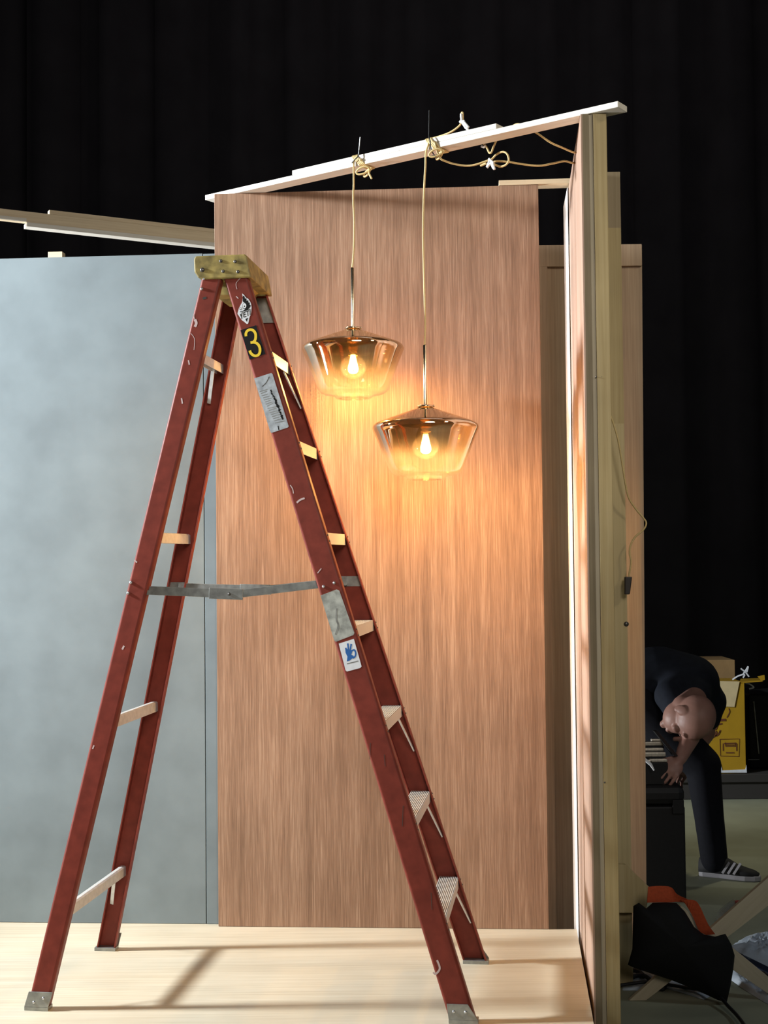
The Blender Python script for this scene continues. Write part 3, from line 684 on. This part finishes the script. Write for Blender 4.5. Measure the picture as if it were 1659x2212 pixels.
obj('cord_end', MB().tube([bp(1038, 358, .078), bp(1050, 353, .078)], .004, 8), M_cord, L2)
# zip ties
z1 = MB().tube(smooth_path([bp(760, 352, -.013), bp(766, 345, -.016), bp(774, 337, -.014), bp(776, 325, -.010)], 4), .0022, 6)
zt1 = thing('zip_tie', 'zip tie with a white upright tail on the left cord knot', 'zip tie', bp(768, 345, -.012))
obj('band', z1, M_zip, zt1); obj('tail', MB().tube(smooth_path([bp(774, 337, -.012), bp(776, 318, -.010), bp(778, 296, -.008)], 4), .0016, 6), M_plastic_w, zt1)
z2 = thing('zip_tie', 'black zip tie with a long upright tail on the right cord knot', 'zip tie', bp(928, 300, -.012))
obj('band', MB().tube(smooth_path([bp(926, 292, -.012), bp(929, 305, -.018), bp(932, 325, -.019), bp(942, 340, -.014)], 4), .0022, 6), M_zip, z2)
obj('tail', MB().tube(smooth_path([bp(926, 294, -.012), bp(926.5, 270, -.010), bp(927, 238, -.006)], 4), .0016, 6), M_zip, z2)
# plug cord hanging behind the flat
pc = thing('power_cord', 'gold power cord with a dark plug dangling beside the pine board', 'cord', atY(1357, 1280, 4.66))
path = [atY(u, v, Y) for u, v, Y in ((1309, 868, 4.62), (1314, 884, 4.62), (1325, 915, 4.62), (1335, 950, 4.62), (1342, 990, 4.63), (1350, 1040, 4.64), (1358, 1075, 4.65), (1374, 1100, 4.66), (1389, 1118, 4.66), (1396, 1130, 4.66), (1390, 1144, 4.66), (1372, 1160, 4.66), (1362, 1178, 4.66), (1360, 1195, 4.66), (1363, 1215, 4.66), (1358, 1246, 4.66))]
path = [V((.785, 4.66, 2.199)), V((.786, 4.655, 2.10)), path[0] + V((-.012, .02, .14))] + path
obj('cord', MB().tube(smooth_path(path, 6), CRD * .95, 9), M_cord, pc)
a = atY(1357, 1246, 4.66); e = atY(1355, 1284, 4.66)
obj('plug', MB().hexa([e + V((-.010, -.009, 0)), e + V((.008, -.009, 0)), e + V((.008, .009, 0)), e + V((-.010, .009, 0)), a + V((-.013, -.011, 0)), a + V((.0125, -.011, 0)), a + V((.0125, .011, 0)), a + V((-.013, .011, 0))]), M_rubber, pc, None, .003)

# ------------------------------------------------------------------ brace with sandbag
YB = 4.55
def board(name, pa, pb, wpx, Y, m, t=.019, label=None, clip=None):
    a = atY(*pa, Y); b = atY(*pb, Y); d = (b - a).normalized(); n = V((0, 1, 0)); y = (n - d * n.dot(d)).normalized(); z = d.cross(y)
    F = axes((a + b) / 2, d, y, z); w = wpx * mpp(Y) / 2; L = (b - a).length
    mbx = MB().box((-L / 2, 0, -w), (L / 2, t, w), F)
    return mbx, F
mb, F = board('b', (1378, 2218), (1740, 1860), 53, YB, M_lumber)
for i, v in enumerate(mb.v):
    if v.z < STUDIO + .001: mb.v[i] = V((v.x, v.y, STUDIO + .001))
o = obj('brace_board', mb, M_lumber, frame=F, bevel=.001); tag(o, 'pale brace board rising to the right edge from behind the sandbag', 'board')
mb, F = board('b', (1452, 1975), (1705, 2240), 53, YB - .0215, M_lumber)
for i, v in enumerate(mb.v):
    if v.z < STUDIO + .001: mb.v[i] = V((v.x, v.y, STUDIO + .001))
o = obj('brace_board', mb, M_lumber, frame=F, bevel=.001); tag(o, 'pale brace board running down to the lower right corner', 'board')
g = [atY(u, v, 4.66) for u, v in ((1318, 1866), (1352, 1868), (1406, 1920), (1394, 1972), (1318, 1972))]
obj('corner_gusset', MB().prism(g, V((0, .019, 0))), M_stud, st, None, .001, label='pointed corner piece fixed low on the board')
# sandbag draped over the brace
bag = thing('sandbag', 'black sandbag with an orange strap slung over the crossed boards', 'sandbag', atY(1470, 2050, YB - .08))
bo = [(1368, 1957), (1380, 1950), (1396, 1962), (1410, 1950), (1440, 1949), (1462, 1951), (1480, 1970), (1500, 2003), (1521, 2019), (1545, 2023), (1567, 2017), (1580, 2040), (1587, 2064), (1584, 2095), (1578, 2130), (1570, 2166), (1550, 2160), (1524, 2148), (1490, 2133), (1455, 2119), (1410, 2104), (1370, 2091), (1356, 2084), (1366, 2050), (1367, 2000)]
cx = sum(p[0] for p in bo) / len(bo); cy = sum(p[1] for p in bo) / len(bo)
mb = MB(); rings = []
for (sc_, yo) in ((.0, -.085), (.45, -.080), (.78, -.062), (.95, -.040), (1.0, -.024), (.96, -.005), (.8, .0), (0, .0)):
    rings.append([atY(cx + (u - cx) * sc_, cy + (v - cy) * sc_, YB - .026 + yo) for u, v in bo])
n = len(bo)
vs = [p for r in rings for p in r]
fs = [(i * n + k, i * n + (k + 1) % n, (i + 1) * n + (k + 1) % n, (i + 1) * n + k) for i in range(len(rings) - 1) for k in range(n)]
mb.add(vs, fs, True); obj('bag_body', mb, M_bag, bag)
def strap(name, outer, inn, Y0, Y1, m, parent):
    mbs = MB(); k = len(outer)
    A = [atY(u, v, Y0 + (Y1 - Y0) * i / (k - 1)) for i, (u, v) in enumerate(outer)]; B = [atY(u, v, Y0 + (Y1 - Y0) * i / (k - 1) + .015) for i, (u, v) in enumerate(inn)]
    A = smooth_path(A, 4); B = smooth_path(B, 4); t = V((0, .003, 0))
    for i in range(len(A) - 1):
        mbs.add([A[i], A[i + 1], B[i + 1], B[i], A[i] + t, A[i + 1] + t, B[i + 1] + t, B[i] + t], [(0, 1, 2, 3), (7, 6, 5, 4), (0, 4, 5, 1), (3, 2, 6, 7), (0, 3, 7, 4), (1, 5, 6, 2)])
    return obj(name, mbs, m, parent)
strap('strap', [(1400, 1916), (1425, 1914), (1450, 1917), (1463, 1932), (1486, 1943)], [(1398, 1950), (1425, 1949), (1450, 1949), (1462, 1948), (1484, 1950)], YB - .05, YB - .045, M_orange, bag)
strap('strap', [(1470, 1944), (1500, 1945), (1512, 1958), (1522, 1980), (1532, 2000), (1545, 2018)], [(1478, 1949), (1490, 1968), (1499, 1985), (1507, 2005), (1514, 2014), (1526, 2020)], YB - .047, YB - .06, M_orange, bag)

# things on the studio floor at lower right
def fz(u, v, z=STUDIO): return atZ(u, v, z)
def sheet(name, outline, m, hgt, label, cat, seed):
    rnd = random.Random(seed); pts = [fz(u, v) for u, v in outline]; c = sum(pts, V()) / len(pts); k = 12; rg = []
    for i in range(k + 1):
        s_ = i / k
        rg.append([c + (p - c) * s_ + UP * (hgt * (1 - s_ ** 4) * (.55 + .45 * rnd.random()) + .001) for p in pts])
    n = len(pts); mbx = MB()
    mbx.add([p for r in rg for p in r] + [p - UP * .0008 for p in rg[-1]], [(i * n + j, i * n + (j + 1) % n, (i + 1) * n + (j + 1) % n, (i + 1) * n + j) for i in range(k) for j in range(n)] + [tuple((k + 1) * n + j for j in range(n))], True)
    return tag(obj(name, mbx, m), label, cat)
def dense(pl, k=4):
    out = []
    for i in range(len(pl)):
        a, b = pl[i], pl[(i + 1) % len(pl)]
        out += [(a[0] + (b[0] - a[0]) * j / k, a[1] + (b[1] - a[1]) * j / k) for j in range(k)]
    return out
sheet('plastic_sheet', dense([(1570, 2052), (1600, 2032), (1660, 2020), (1740, 2030), (1740, 2118), (1660, 2098), (1600, 2078)]), M_film, .05, 'crumpled bluish plastic sheet on the floor at the right edge', 'plastic sheet', 3)
sheet('plastic_sheet', dense([(1570, 2088), (1600, 2092), (1660, 2130), (1720, 2170), (1690, 2185), (1650, 2165), (1610, 2140), (1575, 2115)]), M_film, .03, 'narrow crumpled bluish sheet in front, between sandbag and brace board', 'plastic sheet', 5)
sheet('plastic_sheet', dense([(1345, 2085), (1400, 2088), (1470, 2108), (1540, 2150), (1520, 2160), (1440, 2135), (1375, 2140), (1345, 2140)]), M_film, .02, 'crumpled bluish sheet under the sandbag beside the flat', 'plastic sheet', 9)
p0, p1 = fz(1555, 2062), fz(1720, 2145); dd = (p1 - p0).normalized(); sd = V((-dd.y, dd.x, 0))
o = obj('equipment_strip', MB().hexa([p0, p1, p1 + sd * .05, p0 + sd * .05] + [q_ + UP * .02 for q_ in (p0, p1, p1 + sd * .05, p0 + sd * .05)]), M_hose, bevel=.006); tag(o, 'glossy dark blue strip lying between the two plastic sheets', 'strip')
def cable(px, label, r=.008, z=.009):
    o = obj('cable', MB().tube(smooth_path([fz(u, v) + UP * (z + (.016 if i % 3 == 1 else 0)) for i, (u, v) in enumerate(px)], 6), r, 8), M_cable); return tag(o, label, 'cable', 'black cables on the floor')
cable([(1340, 2104), (1375, 2112), (1400, 2122), (1420, 2122), (1440, 2133), (1430, 2142), (1410, 2128), (1385, 2122), (1345, 2124)], 'looped black cable on the floor just right of the flat', .009)
cable([(1340, 2142), (1400, 2145), (1450, 2142), (1500, 2150), (1540, 2165), (1575, 2190), (1600, 2218), (1640, 2290)], 'black cable curving across the floor below the sandbag', .006, .022)
# clear wrapped bottle with red end
wb_ = thing('wrapped_bundle', 'clear plastic wrap bundle with a pinkish red tip behind the brace board', 'bundle', fz(1590, 2000))
mbx = MB(); YW = 4.95; rw = random.Random(11)
for k in range(9):
    t = k / 8; a0_ = atY(1548 + 14 * t, 2012 - 2 * t, YW + .01 * k); a1_ = atY(1556 + 40 * t, 1975 - 8 * t, YW + .012 * k); a2_ = atY(1588 + 30 * t, 1948 + 26 * t, YW + .01 * k)
    mbx.ribbon(smooth_path([a0_, a1_, a2_], 6), .020 + .012 * rw.random(), V((.2 * math.sin(k), -1, .3 * math.cos(k))), .0008)
obj('wrap', mbx, M_clear, wb_)
for i in range(3):
    obj('red_tip', MB().tube([atY(1597 + i * 8, 1973, YW), atY(1593 + i * 9, 1946, YW)], [.008, .010], 8), M_pink, wb_)

# ------------------------------------------------------------------ background cartons and cases
YD = 8.2
dl = thing('equipment_dolly', 'low dark dolly carrying the cartons at the back of the studio', 'dolly', (2.2, YD + .3, STUDIO))
xl, xr = atY(1300, 1690, YD).x, atY(1720, 1690, YD).x; zd = atY(1570, 1673, YD).z
obj('deck', MB().box((xl, YD, zd - .05), (xr, YD + .9, zd)), M_dolly, dl, None, .004)
obj('skirt', MB().box((xl + .03, YD + .02, STUDIO + .004), (xr - .03, YD + .86, zd - .0505)), M_dolly, dl)
yb_ = thing('yellow_carton', 'open yellow carton with printed lettering on the dolly', 'carton', atY(1560, 1672, YD + .03))
Yc = YD + .03
q0 = atY(1512, 1671, Yc); q1 = atY(1612, 1672, Yc); t0 = atY(1530, 1474, Yc); t1 = atY(1609, 1474, Yc)
q0.z = q1.z = zd + .001; x0, x1 = q0.x, q1.x
ztp = t1.z
obj('carton_body', MB().box((x0, Yc, zd + .001), (x1, Yc + .30, ztp)), M_ybox, yb_, None, .003)
def cp(u, v, l=.002): return atY(u, v, Yc - l)
def card(name, poly, m, parent, l=.002, t=.004, lab=None): return obj(name, MB().prism([cp(u, v, l) for u, v in poly], V((0, -t, 0))), m, parent, label=lab)
card('flap', [(1539, 1471), (1597, 1472), (1586, 1527), (1559, 1526), (1552, 1492)], M_flap, yb_, .001, .006, 'pale inner flap folded down')
obj('flap', MB().prism([cp(1597, 1474, 0), cp(1648, 1470, 0), atY(1652, 1464, Yc + .2), atY(1600, 1466, Yc + .2)], V((0, 0, -.006))), M_ybox, yb_, label='flap sticking out to the right')
card('flap', [(1636, 1461), (1651, 1458), (1652, 1468), (1645, 1471)], M_ybox, yb_, .001, .003)
card('base_trim', [(1545, 1645), (1557, 1650), (1560, 1664), (1610, 1662), (1612, 1652), (1613, 1669), (1547, 1669)], M_stwhite, yb_, .001, .003, 'white base edge')
def ink(path, w_, sm=True): obj('printed_mark', MB().ribbon(smooth_path([cp(u, v, .0022) for u, v in path], 5) if sm else [cp(u, v, .0022) for u, v in path], w_ * mpp(Yc), V((0, -1, 0)), .0008), M_ink, yb_)
ink([(1540, 1560), (1552, 1556), (1568, 1555)], 5); ink([(1553, 1556), (1548, 1570), (1545, 1577)], 4); ink([(1546, 1566), (1560, 1563)], 3)
ink([(1520, 1590), (1532, 1578), (1540, 1576), (1536, 1590), (1530, 1598), (1523, 1597)], 3); ink([(1538, 1590), (1548, 1580), (1545, 1589), (1552, 1586), (1556, 1577)], 3); ink([(1525, 1600), (1545, 1590), (1556, 1580)], 2)
ink([(1574, 1530), (1576, 1538), (1570, 1550)], 2)
fx = [(1555, 1597), (1597, 1596), (1596, 1634), (1556, 1633), (1555, 1597)]
ink(fx, 1.2, False)
for L_ in ([(1564, 1606), (1590, 1605)], [(1567, 1604), (1567, 1612), (1588, 1612), (1588, 1604)], [(1562, 1606), (1562, 1622)], [(1591, 1606), (1591, 1622)], [(1567, 1609), (1587, 1609)], [(1568, 1626), (1586, 1626)]): ink(L_, 2.0, False)
for i, (L_) in enumerate(([(1582, 1468), (1595, 1460), (1608, 1457), (1605, 1464)], [(1604, 1458), (1612, 1446), (1616, 1440), (1613, 1452)], [(1610, 1476), (1620, 1478), (1628, 1485), (1618, 1488)], [(1600, 1444), (1610, 1452), (1618, 1462)])):
    o = obj('packing_strip', MB().ribbon(smooth_path([atY(u, v, Yc + .05) for u, v in L_], 5), .009, V((0, -1, .2)), .001), M_stwhite)
    tag(o, ('curled packing strip lying on the open carton top', 'upright curled packing strip above the carton', 'packing strip dangling below the right carton flap', 'thin packing strip slanting across the carton opening')[i], 'packing strip', 'loose packing strips')
o = obj('brown_carton', MB().box((atY(1470, 1440, 8.62).x, 8.62, zd + .001), (atY(1588, 1440, 8.62).x, 8.95, atY(1540, 1426, 8.62).z)), M_board, bevel=.004); tag(o, 'dim brown carton standing behind the yellow carton', 'carton')
fc = thing('flight_case', 'black case with thin metal edging right of the yellow carton', 'case', (2.75, 8.5, STUDIO))
xa, xb = atY(1619, 1600, 8.4).x, atY(1760, 1600, 8.4).x
obj('case_body', MB().box((xa, 8.4, zd + .001), (xb, 8.8, atY(1640, 1500, 8.4).z)), M_case, fc, None, .01)
obj('edge_trim', MB().tube([atY(1628, 1515, 8.395), atY(1639, 1628, 8.395)], .006, 6), M_steel, fc); obj('edge_trim', MB().tube([atY(1616, 1641, 8.395), atY(1640, 1641, 8.395)], .005, 6), M_steel, fc)

# ------------------------------------------------------------------ tool trunk and tray in front of the person
YT = 5.85
tk = thing('equipment_case', 'black equipment case on the studio floor beside the bending person', 'case', (1.2, YT + .2, STUDIO))
xl = atY(1330, 1800, YT).x; xr = atY(1481, 1800, YT).x; zt_ = atY(1440, 1698, YT).z
obj('case_body', MB().box((xl, YT, STUDIO + .001), (xr, YT + .25, zt_ - .09)), M_case, tk, None, .008)
obj('case_lid', MB().box((xl, YT - .004, zt_ - .086), (xr + .002, YT + .254, zt_)), M_case, tk, None, .03)
obj('latch', MB().box((xl + .25, YT - .012, zt_ - .12), (xl + .30, YT - .0045, zt_ - .06)), M_case, tk, None, .002)
tr = thing('toolbox', 'open black toolbox full of metal parts on the black equipment case', 'toolbox', (1.15, YT + .2, zt_))
xt1 = atY(1446, 1640, YT).x
tiers = []
for i, (v, yo) in enumerate(((1648, .03), (1636, .075), (1624, .12), (1612, .165))):
    zt2 = atY(1420, v, YT + yo).z; tiers.append((zt2, yo))
    obj('tray', MB().box((xl + .02, YT + yo, zt_ + .001), (xt1 + .004 * i, YT + yo + .042, zt2)), M_case, tr, None, .003)
a = atY(1413, 1580, YT + .22); b = atY(1456, 1634, YT + .04)
obj('toolbox_lid', MB().prism([a, a + V((.02, 0, .0)), b + V((.02, 0, 0)), b], V((0, .05, 0))), M_case, tr, None, .003)
for i, (u, ti, w_, h_) in enumerate(((1400, 3, 44, .018), (1420, 3, 14, .012), (1405, 2, 38, .014), (1412, 1, 34, .02), (1424, 0, 22, .014), (1402, 0, 9, .011))):
    P_ = atY(u, 1620, YT + tiers[ti][1] + .02); z_ = tiers[ti][0] + .0005 + (.0185 if i == 1 else 0)
    hw = w_ * mpp(YT)
    o = obj('metal_tool', MB().box((P_.x - hw, P_.y - .012, z_), (P_.x + hw * .75, P_.y + .012, z_ + h_)), M_tool, bevel=.004)
    tag(o, ('long metal tool at the back of the open toolbox', 'small shiny part on top of the rearmost tool', 'second metal tool from the back of the toolbox', 'pale metal tool in the middle of the toolbox', 'rusty metal bar at the toolbox rim nearest the hand', 'small metal piece at the front left of the toolbox')[i], 'tool', 'tools in the open toolbox')
o = obj('marker_pen', MB().tube([atY(1390, 1638, YT - .01), atY(1404, 1650, YT - .01), atY(1406, 1652, YT - .01), atY(1413, 1664, YT - .01)], [.007, .007, .0065, .003], 8), M_stwhite); tag(o, 'white marker pen leaning at the front of the toolbox', 'pen')

# ------------------------------------------------------------------ person
def capsule(mb, p, q, r1, r2, n=18):
    p, q = V(p), V(q); d = (q - p); L = d.length; d.normalize(); pr = []
    path = []; rr = []
    for i in range(6):
        a = math.pi / 2 * (1 - i / 5); path.append(p - d * r1 * math.sin(a)); rr.append(max(.0008, r1 * math.cos(a)))
    for i in range(1, 6): path.append(p + d * L * i / 6); rr.append(r1 + (r2 - r1) * i / 6)
    for i in range(6):
        a = math.pi / 2 * i / 5; path.append(q + d * r2 * math.sin(a)); rr.append(max(.0008, r2 * math.cos(a)))
    return mb.tube(path, rr, n)
def bake(name, mb, voxel, m, parent, smooth=6, label=None):
    me = bpy.data.meshes.new('tmp'); me.from_pydata(mb.v, [], mb.f)
    bm = bmesh.new(); bm.from_mesh(me); bmesh.ops.remove_doubles(bm, verts=bm.verts, dist=1e-6); bmesh.ops.recalc_face_normals(bm, faces=bm.faces); bm.to_mesh(me); bm.free()
    t = bpy.data.objects.new('tmp', me); COL.objects.link(t)
    r = t.modifiers.new('r', 'REMESH'); r.mode = 'VOXEL'; r.voxel_size = voxel
    s = t.modifiers.new('s', 'SMOOTH'); s.iterations = smooth; s.factor = .5
    dg = bpy.context.evaluated_depsgraph_get(); ev = t.evaluated_get(dg)
    out = bpy.data.meshes.new_from_object(ev); bpy.data.objects.remove(t); bpy.data.meshes.remove(me)
    out.name = name; out.transform(WM[parent].inverted()); out.materials.clear(); out.materials.append(m)
    out.polygons.foreach_set('use_smooth', [True] * len(out.polygons)); out.update()
    return link(name, out, parent, WM[parent], 0, label)
P = lambda u, v, Y: atY(u, v, Y)
hipR, kneeR, ankR = P(1352, 1498, 6.45), P(1518, 1652, 6.30), P(1543, 1858, 6.27)
hipL, kneeL, ankL = P(1345, 1498, 6.52), P(1398, 1690, 6.66), P(1352, 1870, 6.80)
pel, mid_, chest, neck = P(1345, 1475, 6.50), P(1425, 1460, 6.48), P(1492, 1476, 6.43), P(1505, 1508, 6.26)
shR, elR, wrR = P(1448, 1503, 6.28), P(1492, 1592, 6.04), P(1470, 1638, 5.93)
shL, elL, wrL = P(1532, 1515, 6.46), P(1525, 1585, 6.50), P(1492, 1640, 6.52)
floor_at = lambda p: V((p.x, p.y, STUDIO))
person = thing('person', 'bald person in a dark tee and trousers bending over the toolbox', 'person', floor_at(P(1450, 1880, 6.4)))
bm_ = MB()
for a, b, r1, r2 in ((pel, mid_, .125, .125), (mid_, chest, .125, .12), (chest, neck, .08, .06), (shR, elR, .05, .042), (elR, wrR, .042, .028), (shL, elL, .05, .042), (elL, wrL, .042, .028),
                     (shR, chest, .055, .09), (shL, chest, .055, .09), (hipR, kneeR, .085, .058), (kneeR, ankR, .055, .038), (hipL, kneeL, .085, .058), (kneeL, ankL, .055, .038), (pel, hipR, .1, .085), (pel, hipL, .1, .085)):
    capsule(bm_, a, b, r1, r2)
# head: crown towards lower right and the viewer, face down and to the left
hc = P(1492, 1550, 6.02); HS = 1.06
hu = V((.62, -.62, -.22)).normalized(); hf = V((-.35, -.12, -.93)); hf = (hf - hu * hf.dot(hu)).normalized(); hr = hf.cross(hu).normalized()
HM = Matrix(((hr.x, hf.x, hu.x), (hr.y, hf.y, hu.y), (hr.z, hf.z, hu.z))).to_4x4()
hp = lambda x, y, z: hc + (hr * x + hf * y + hu * z) * HS
bm_.ball(hp(0, -.008, .02), .076 * HS, .098 * HS, .088 * HS, HM, 28, 18)
bm_.ball(hp(0, .018, -.055), .058 * HS, .072 * HS, .068 * HS, HM, 24, 14)            # jaw
capsule(bm_, neck, hp(0, -.03, -.05), .058, .055)
bm_.ball(hp(0, .079, .022), .05 * HS, .014 * HS, .012 * HS, HM)                       # brow
capsule(bm_, hp(0, .092, .01), hp(0, .110, -.032), .009, .0115)          # nose
bm_.ball(hp(0, .088, -.068), .026 * HS, .010 * HS, .006 * HS, HM); bm_.ball(hp(0, .086, -.078), .024 * HS, .010 * HS, .007 * HS, HM)   # lips
bm_.ball(hp(0, .068, -.106), .024 * HS, .018 * HS, .018 * HS, HM)                     # chin
for sd_ in (-1, 1):
    bm_.ball(hp(sd_ * .075, -.012, -.012), .009 * HS, .021 * HS, .033 * HS, HM); bm_.ball(hp(sd_ * .075, -.006, -.032), .008 * HS, .011 * HS, .014 * HS, HM)   # ears
    bm_.ball(hp(sd_ * .034, .067, -.024), .028 * HS, .018 * HS, .018 * HS, HM)        # cheeks
def hand(mb, wr, palm_c, fd, td, scale=1.0):
    """palm, four fingers bent at the knuckles and a thumb; fd finger direction, td thumb side"""
    fd = fd.normalized(); td = (td - fd * td.dot(fd)).normalized(); nrm = fd.cross(td).normalized()
    if nrm.dot(V((0, 0, -1))) < 0: nrm = -nrm
    k0 = palm_c
    capsule(mb, wr, wr.lerp(k0, .4), .026, .026)
    mb.ball(wr.lerp(k0, .62), .042 * scale, .044 * scale, .018 * scale, Matrix(((td.x, fd.x, nrm.x), (td.y, fd.y, nrm.y), (td.z, fd.z, nrm.z))).to_4x4())
    for i, (off, ln) in enumerate(((.036, .044), (.013, .050), (-.011, .047), (-.034, .037))):
        a = wr.lerp(k0, .9) + td * off * scale; b = a + (fd * .9 + nrm * .35).normalized() * ln * scale; c = b + (fd * .55 + nrm * .85).normalized() * ln * .75 * scale; d = c + (fd * .1 + nrm).normalized() * ln * .5 * scale
        capsule(mb, wr.lerp(k0, .5) + td * off * .7, a, .010, .0095, 10); capsule(mb, a, b, .009, .008, 10); capsule(mb, b, c, .008, .0074, 10); capsule(mb, c, d, .0074, .0066, 10)
    a = wr.lerp(k0, .35) + td * .03; b = a + (td * .6 + fd * .7 + nrm * .3).normalized() * .038; c = b + (fd * .9 + nrm * .5).normalized() * .03
    capsule(mb, wr.lerp(k0, .2) + td * .012, a, .014, .013, 10); capsule(mb, a, b, .0125, .0105, 10); capsule(mb, b, c, .0105, .0085, 10)
hR = P(1447, 1668, 5.88); fdR = (P(1425, 1695, 5.86) - wrR)
hand(bm_, wrR, hR, fdR, V((-.8, .2, .5)))
hL = P(1470, 1670, 6.53); hand(bm_, wrL, hL, hL - wrL + V((-.02, 0, 0)), V((-.8, -.2, .5)))
bake('body', bm_, .0044, M_skin, person, 5)
sm_ = MB()
for a, b, r1, r2 in ((pel, mid_, .142, .145), (mid_, chest, .145, .140), (P(1385, 1465, 6.5), mid_, .145, .147), (chest, neck, .105, .068), (shR, shR.lerp(elR, .5), .075, .062), (shL, shL.lerp(elL, .5), .082, .066), (shR, chest, .078, .12), (shL, chest, .085, .125), (P(1405, 1455, 6.5), P(1478, 1465, 6.46), .118, .10)):
    capsule(sm_, a, b, r1, r2)
bake('tee_shirt', sm_, .011, M_shirt, person, 8)
tm = MB()
for a, b, r1, r2 in ((pel, hipR, .128, .118), (pel, hipL, .128, .118), (hipR, kneeR, .118, .088), (kneeR, kneeR.lerp(ankR, .55), .084, .070), (kneeR.lerp(ankR, .55), ankR, .070, .064), (hipL, kneeL, .118, .085), (kneeL, ankL, .082, .064)):
    capsule(tm, a, b, r1, r2)
bake('trousers', tm, .010, M_trouser, person, 6)
def shoe(heel, toe, zf_):
    d = (toe - heel); d.z = 0; L = d.length; d.normalize(); n = V((-d.y, d.x, 0)); F = axes(V((heel.x, heel.y, zf_)), d, n, UP)
    outl = [(0, .028), (.02, .036), (.1, .036), (.17, .046), (.22, .046), (.26, .036), (.285, .015), (.285, -.012), (.265, -.032), (.22, -.043), (.17, -.042), (.1, -.034), (.02, -.034), (0, -.026)]
    k = L / .285
    so = MB().loft([F @ V((x * k, y, .001)) for x, y in outl], [F @ V((x * k, y, .026)) for x, y in outl])
    up = MB(); secs = [(.0, .03, .085), (.05, .034, .10), (.10, .035, .105), (.14, .037, .09), (.18, .041, .068), (.22, .041, .056), (.255, .032, .048), (.278, .014, .038)]
    rg = []
    for x, hw, h in secs:
        rg.append([F @ V((x * k, hw * math.cos(t), .024 + (h - .024) * max(0, math.sin(t)) ** .7)) for t in [math.pi * i / 12 for i in range(13)]])
    n_ = 13; up.add([p for r in rg for p in r], [(i * n_ + j, i * n_ + j + 1, (i + 1) * n_ + j + 1, (i + 1) * n_ + j) for i in range(len(rg) - 1) for j in range(n_ - 1)] + [tuple(range(n_))[::-1], tuple((len(rg) - 1) * n_ + j for j in range(n_))] + [((i + 1) * n_, (i + 1) * n_ + n_ - 1, i * n_ + n_ - 1, i * n_) for i in range(len(rg) - 1)], True)
    s_o = obj('shoe', up, M_shoe, person); obj('sole', so, M_sole, s_o, None, .006)
    for i in range(3):
        x = (.105 + i * .026) * k
        pts = [F @ V((x + .012 + .03 * t, -(.0385 + .004 * 1) * (1 - .42 * t) - .0035, .030 + .05 * t)) for t in (0, .35, .7, 1)]
        obj('stripe', MB().ribbon(pts, .011, (F.to_3x3() @ V((0, -.85, .5))), .002), M_sole, s_o)
hz = fz(1514, 1893); tz = fz(1646, 1906)
shoe(hz + V((0, .02, 0)), tz + V((0, .02, 0)), STUDIO)
a_ = floor_at(ankL); shoe(a_ + V((-.06, .03, 0)), a_ + V((.20, -.08, 0)), STUDIO)

# ------------------------------------------------------------------ light
w = bpy.data.worlds.new('studio'); SC.world = w; w.use_nodes = True
w.node_tree.nodes['Background'].inputs['Color'].default_value = (.55, .62, .75, 1); w.node_tree.nodes['Background'].inputs['Strength'].default_value = .02
def spot(name, loc, aim, watts, col, rad, cone=60, blend=.4):
    l = bpy.data.lights.new(name, 'SPOT'); l.energy = watts; l.color = col; l.shadow_soft_size = rad; l.spot_size = math.radians(cone); l.spot_blend = blend
    o = bpy.data.objects.new(name, l); COL.objects.link(o); o.location = loc; o.rotation_euler = (V(aim) - V(loc)).to_track_quat('-Z', 'Y').to_euler(); return o
def area(name, loc, aim, watts, col, sx, sy):
    l = bpy.data.lights.new(name, 'AREA'); l.energy = watts; l.color = col; l.shape = 'RECTANGLE'; l.size = sx; l.size_y = sy
    o = bpy.data.objects.new(name, l); COL.objects.link(o); o.location = loc; o.rotation_euler = (V(aim) - V(loc)).to_track_quat('-Z', 'Y').to_euler(); return o
spot('key_light', (-4.5, 4.22, 3.35), (-.2, 4.5, 1.6), 2500, (.87, .94, 1.0), .2, 66, .5)
spot('low_side_light', (-4.6, 4.0, .35), (0, 4.4, 2.6), 430, (.93, .95, 1.0), .35, 60, .6)
spot('front_fill_light', (1.0, -2.2, 4.0), (-.75, 4.9, 1.3), 1150, (1.0, .94, .86), 1.3, 36, 1.0)  # unseen lamp added for panel brightness, cone narrowed to spare the person
spot('side_fill_light', (3.4, 1.4, 4.4), (.85, 4.7, 2.4), 200, (1.0, .92, .74), .3, 34, .9)  # unseen lamp added to brighten the stud and boards at the right
spot('backstage_light', (-4.2, 6.9, .25), (-.8, 5.6, 2.4), 1200, (.95, .98, 1.0), .1, 90, .5)
spot('rear_floor_fill_light', (2.7, 7.7, 4.4), (2.05, 7.0, -.15), 190, (1.0, .92, .66), .15, 34, .8)  # unseen lamp added to brighten the concrete behind the person
area('curtain_fill_light', (.5, 6.5, 8.5), (.5, 11.2, 3.4), 26, (1.0, .93, .96), 3, 1)  # unseen area lamp added to lift the drape above pure black
spot('floor_light', (3.6, 2.6, 2.6), (1.6, 4.9, -.15), 65, (.80, .90, 1.0), .2, 40, .8)

SC.view_settings.view_transform = 'Standard'; SC.view_settings.look = 'None'; SC.view_settings.exposure = 0; SC.view_settings.gamma = 1
SC.view_settings.use_curve_mapping = False
SC.cycles.use_denoising = True
SC.cycles.max_bounces = 10; SC.cycles.transparent_max_bounces = 24; SC.cycles.sample_clamp_indirect = 6
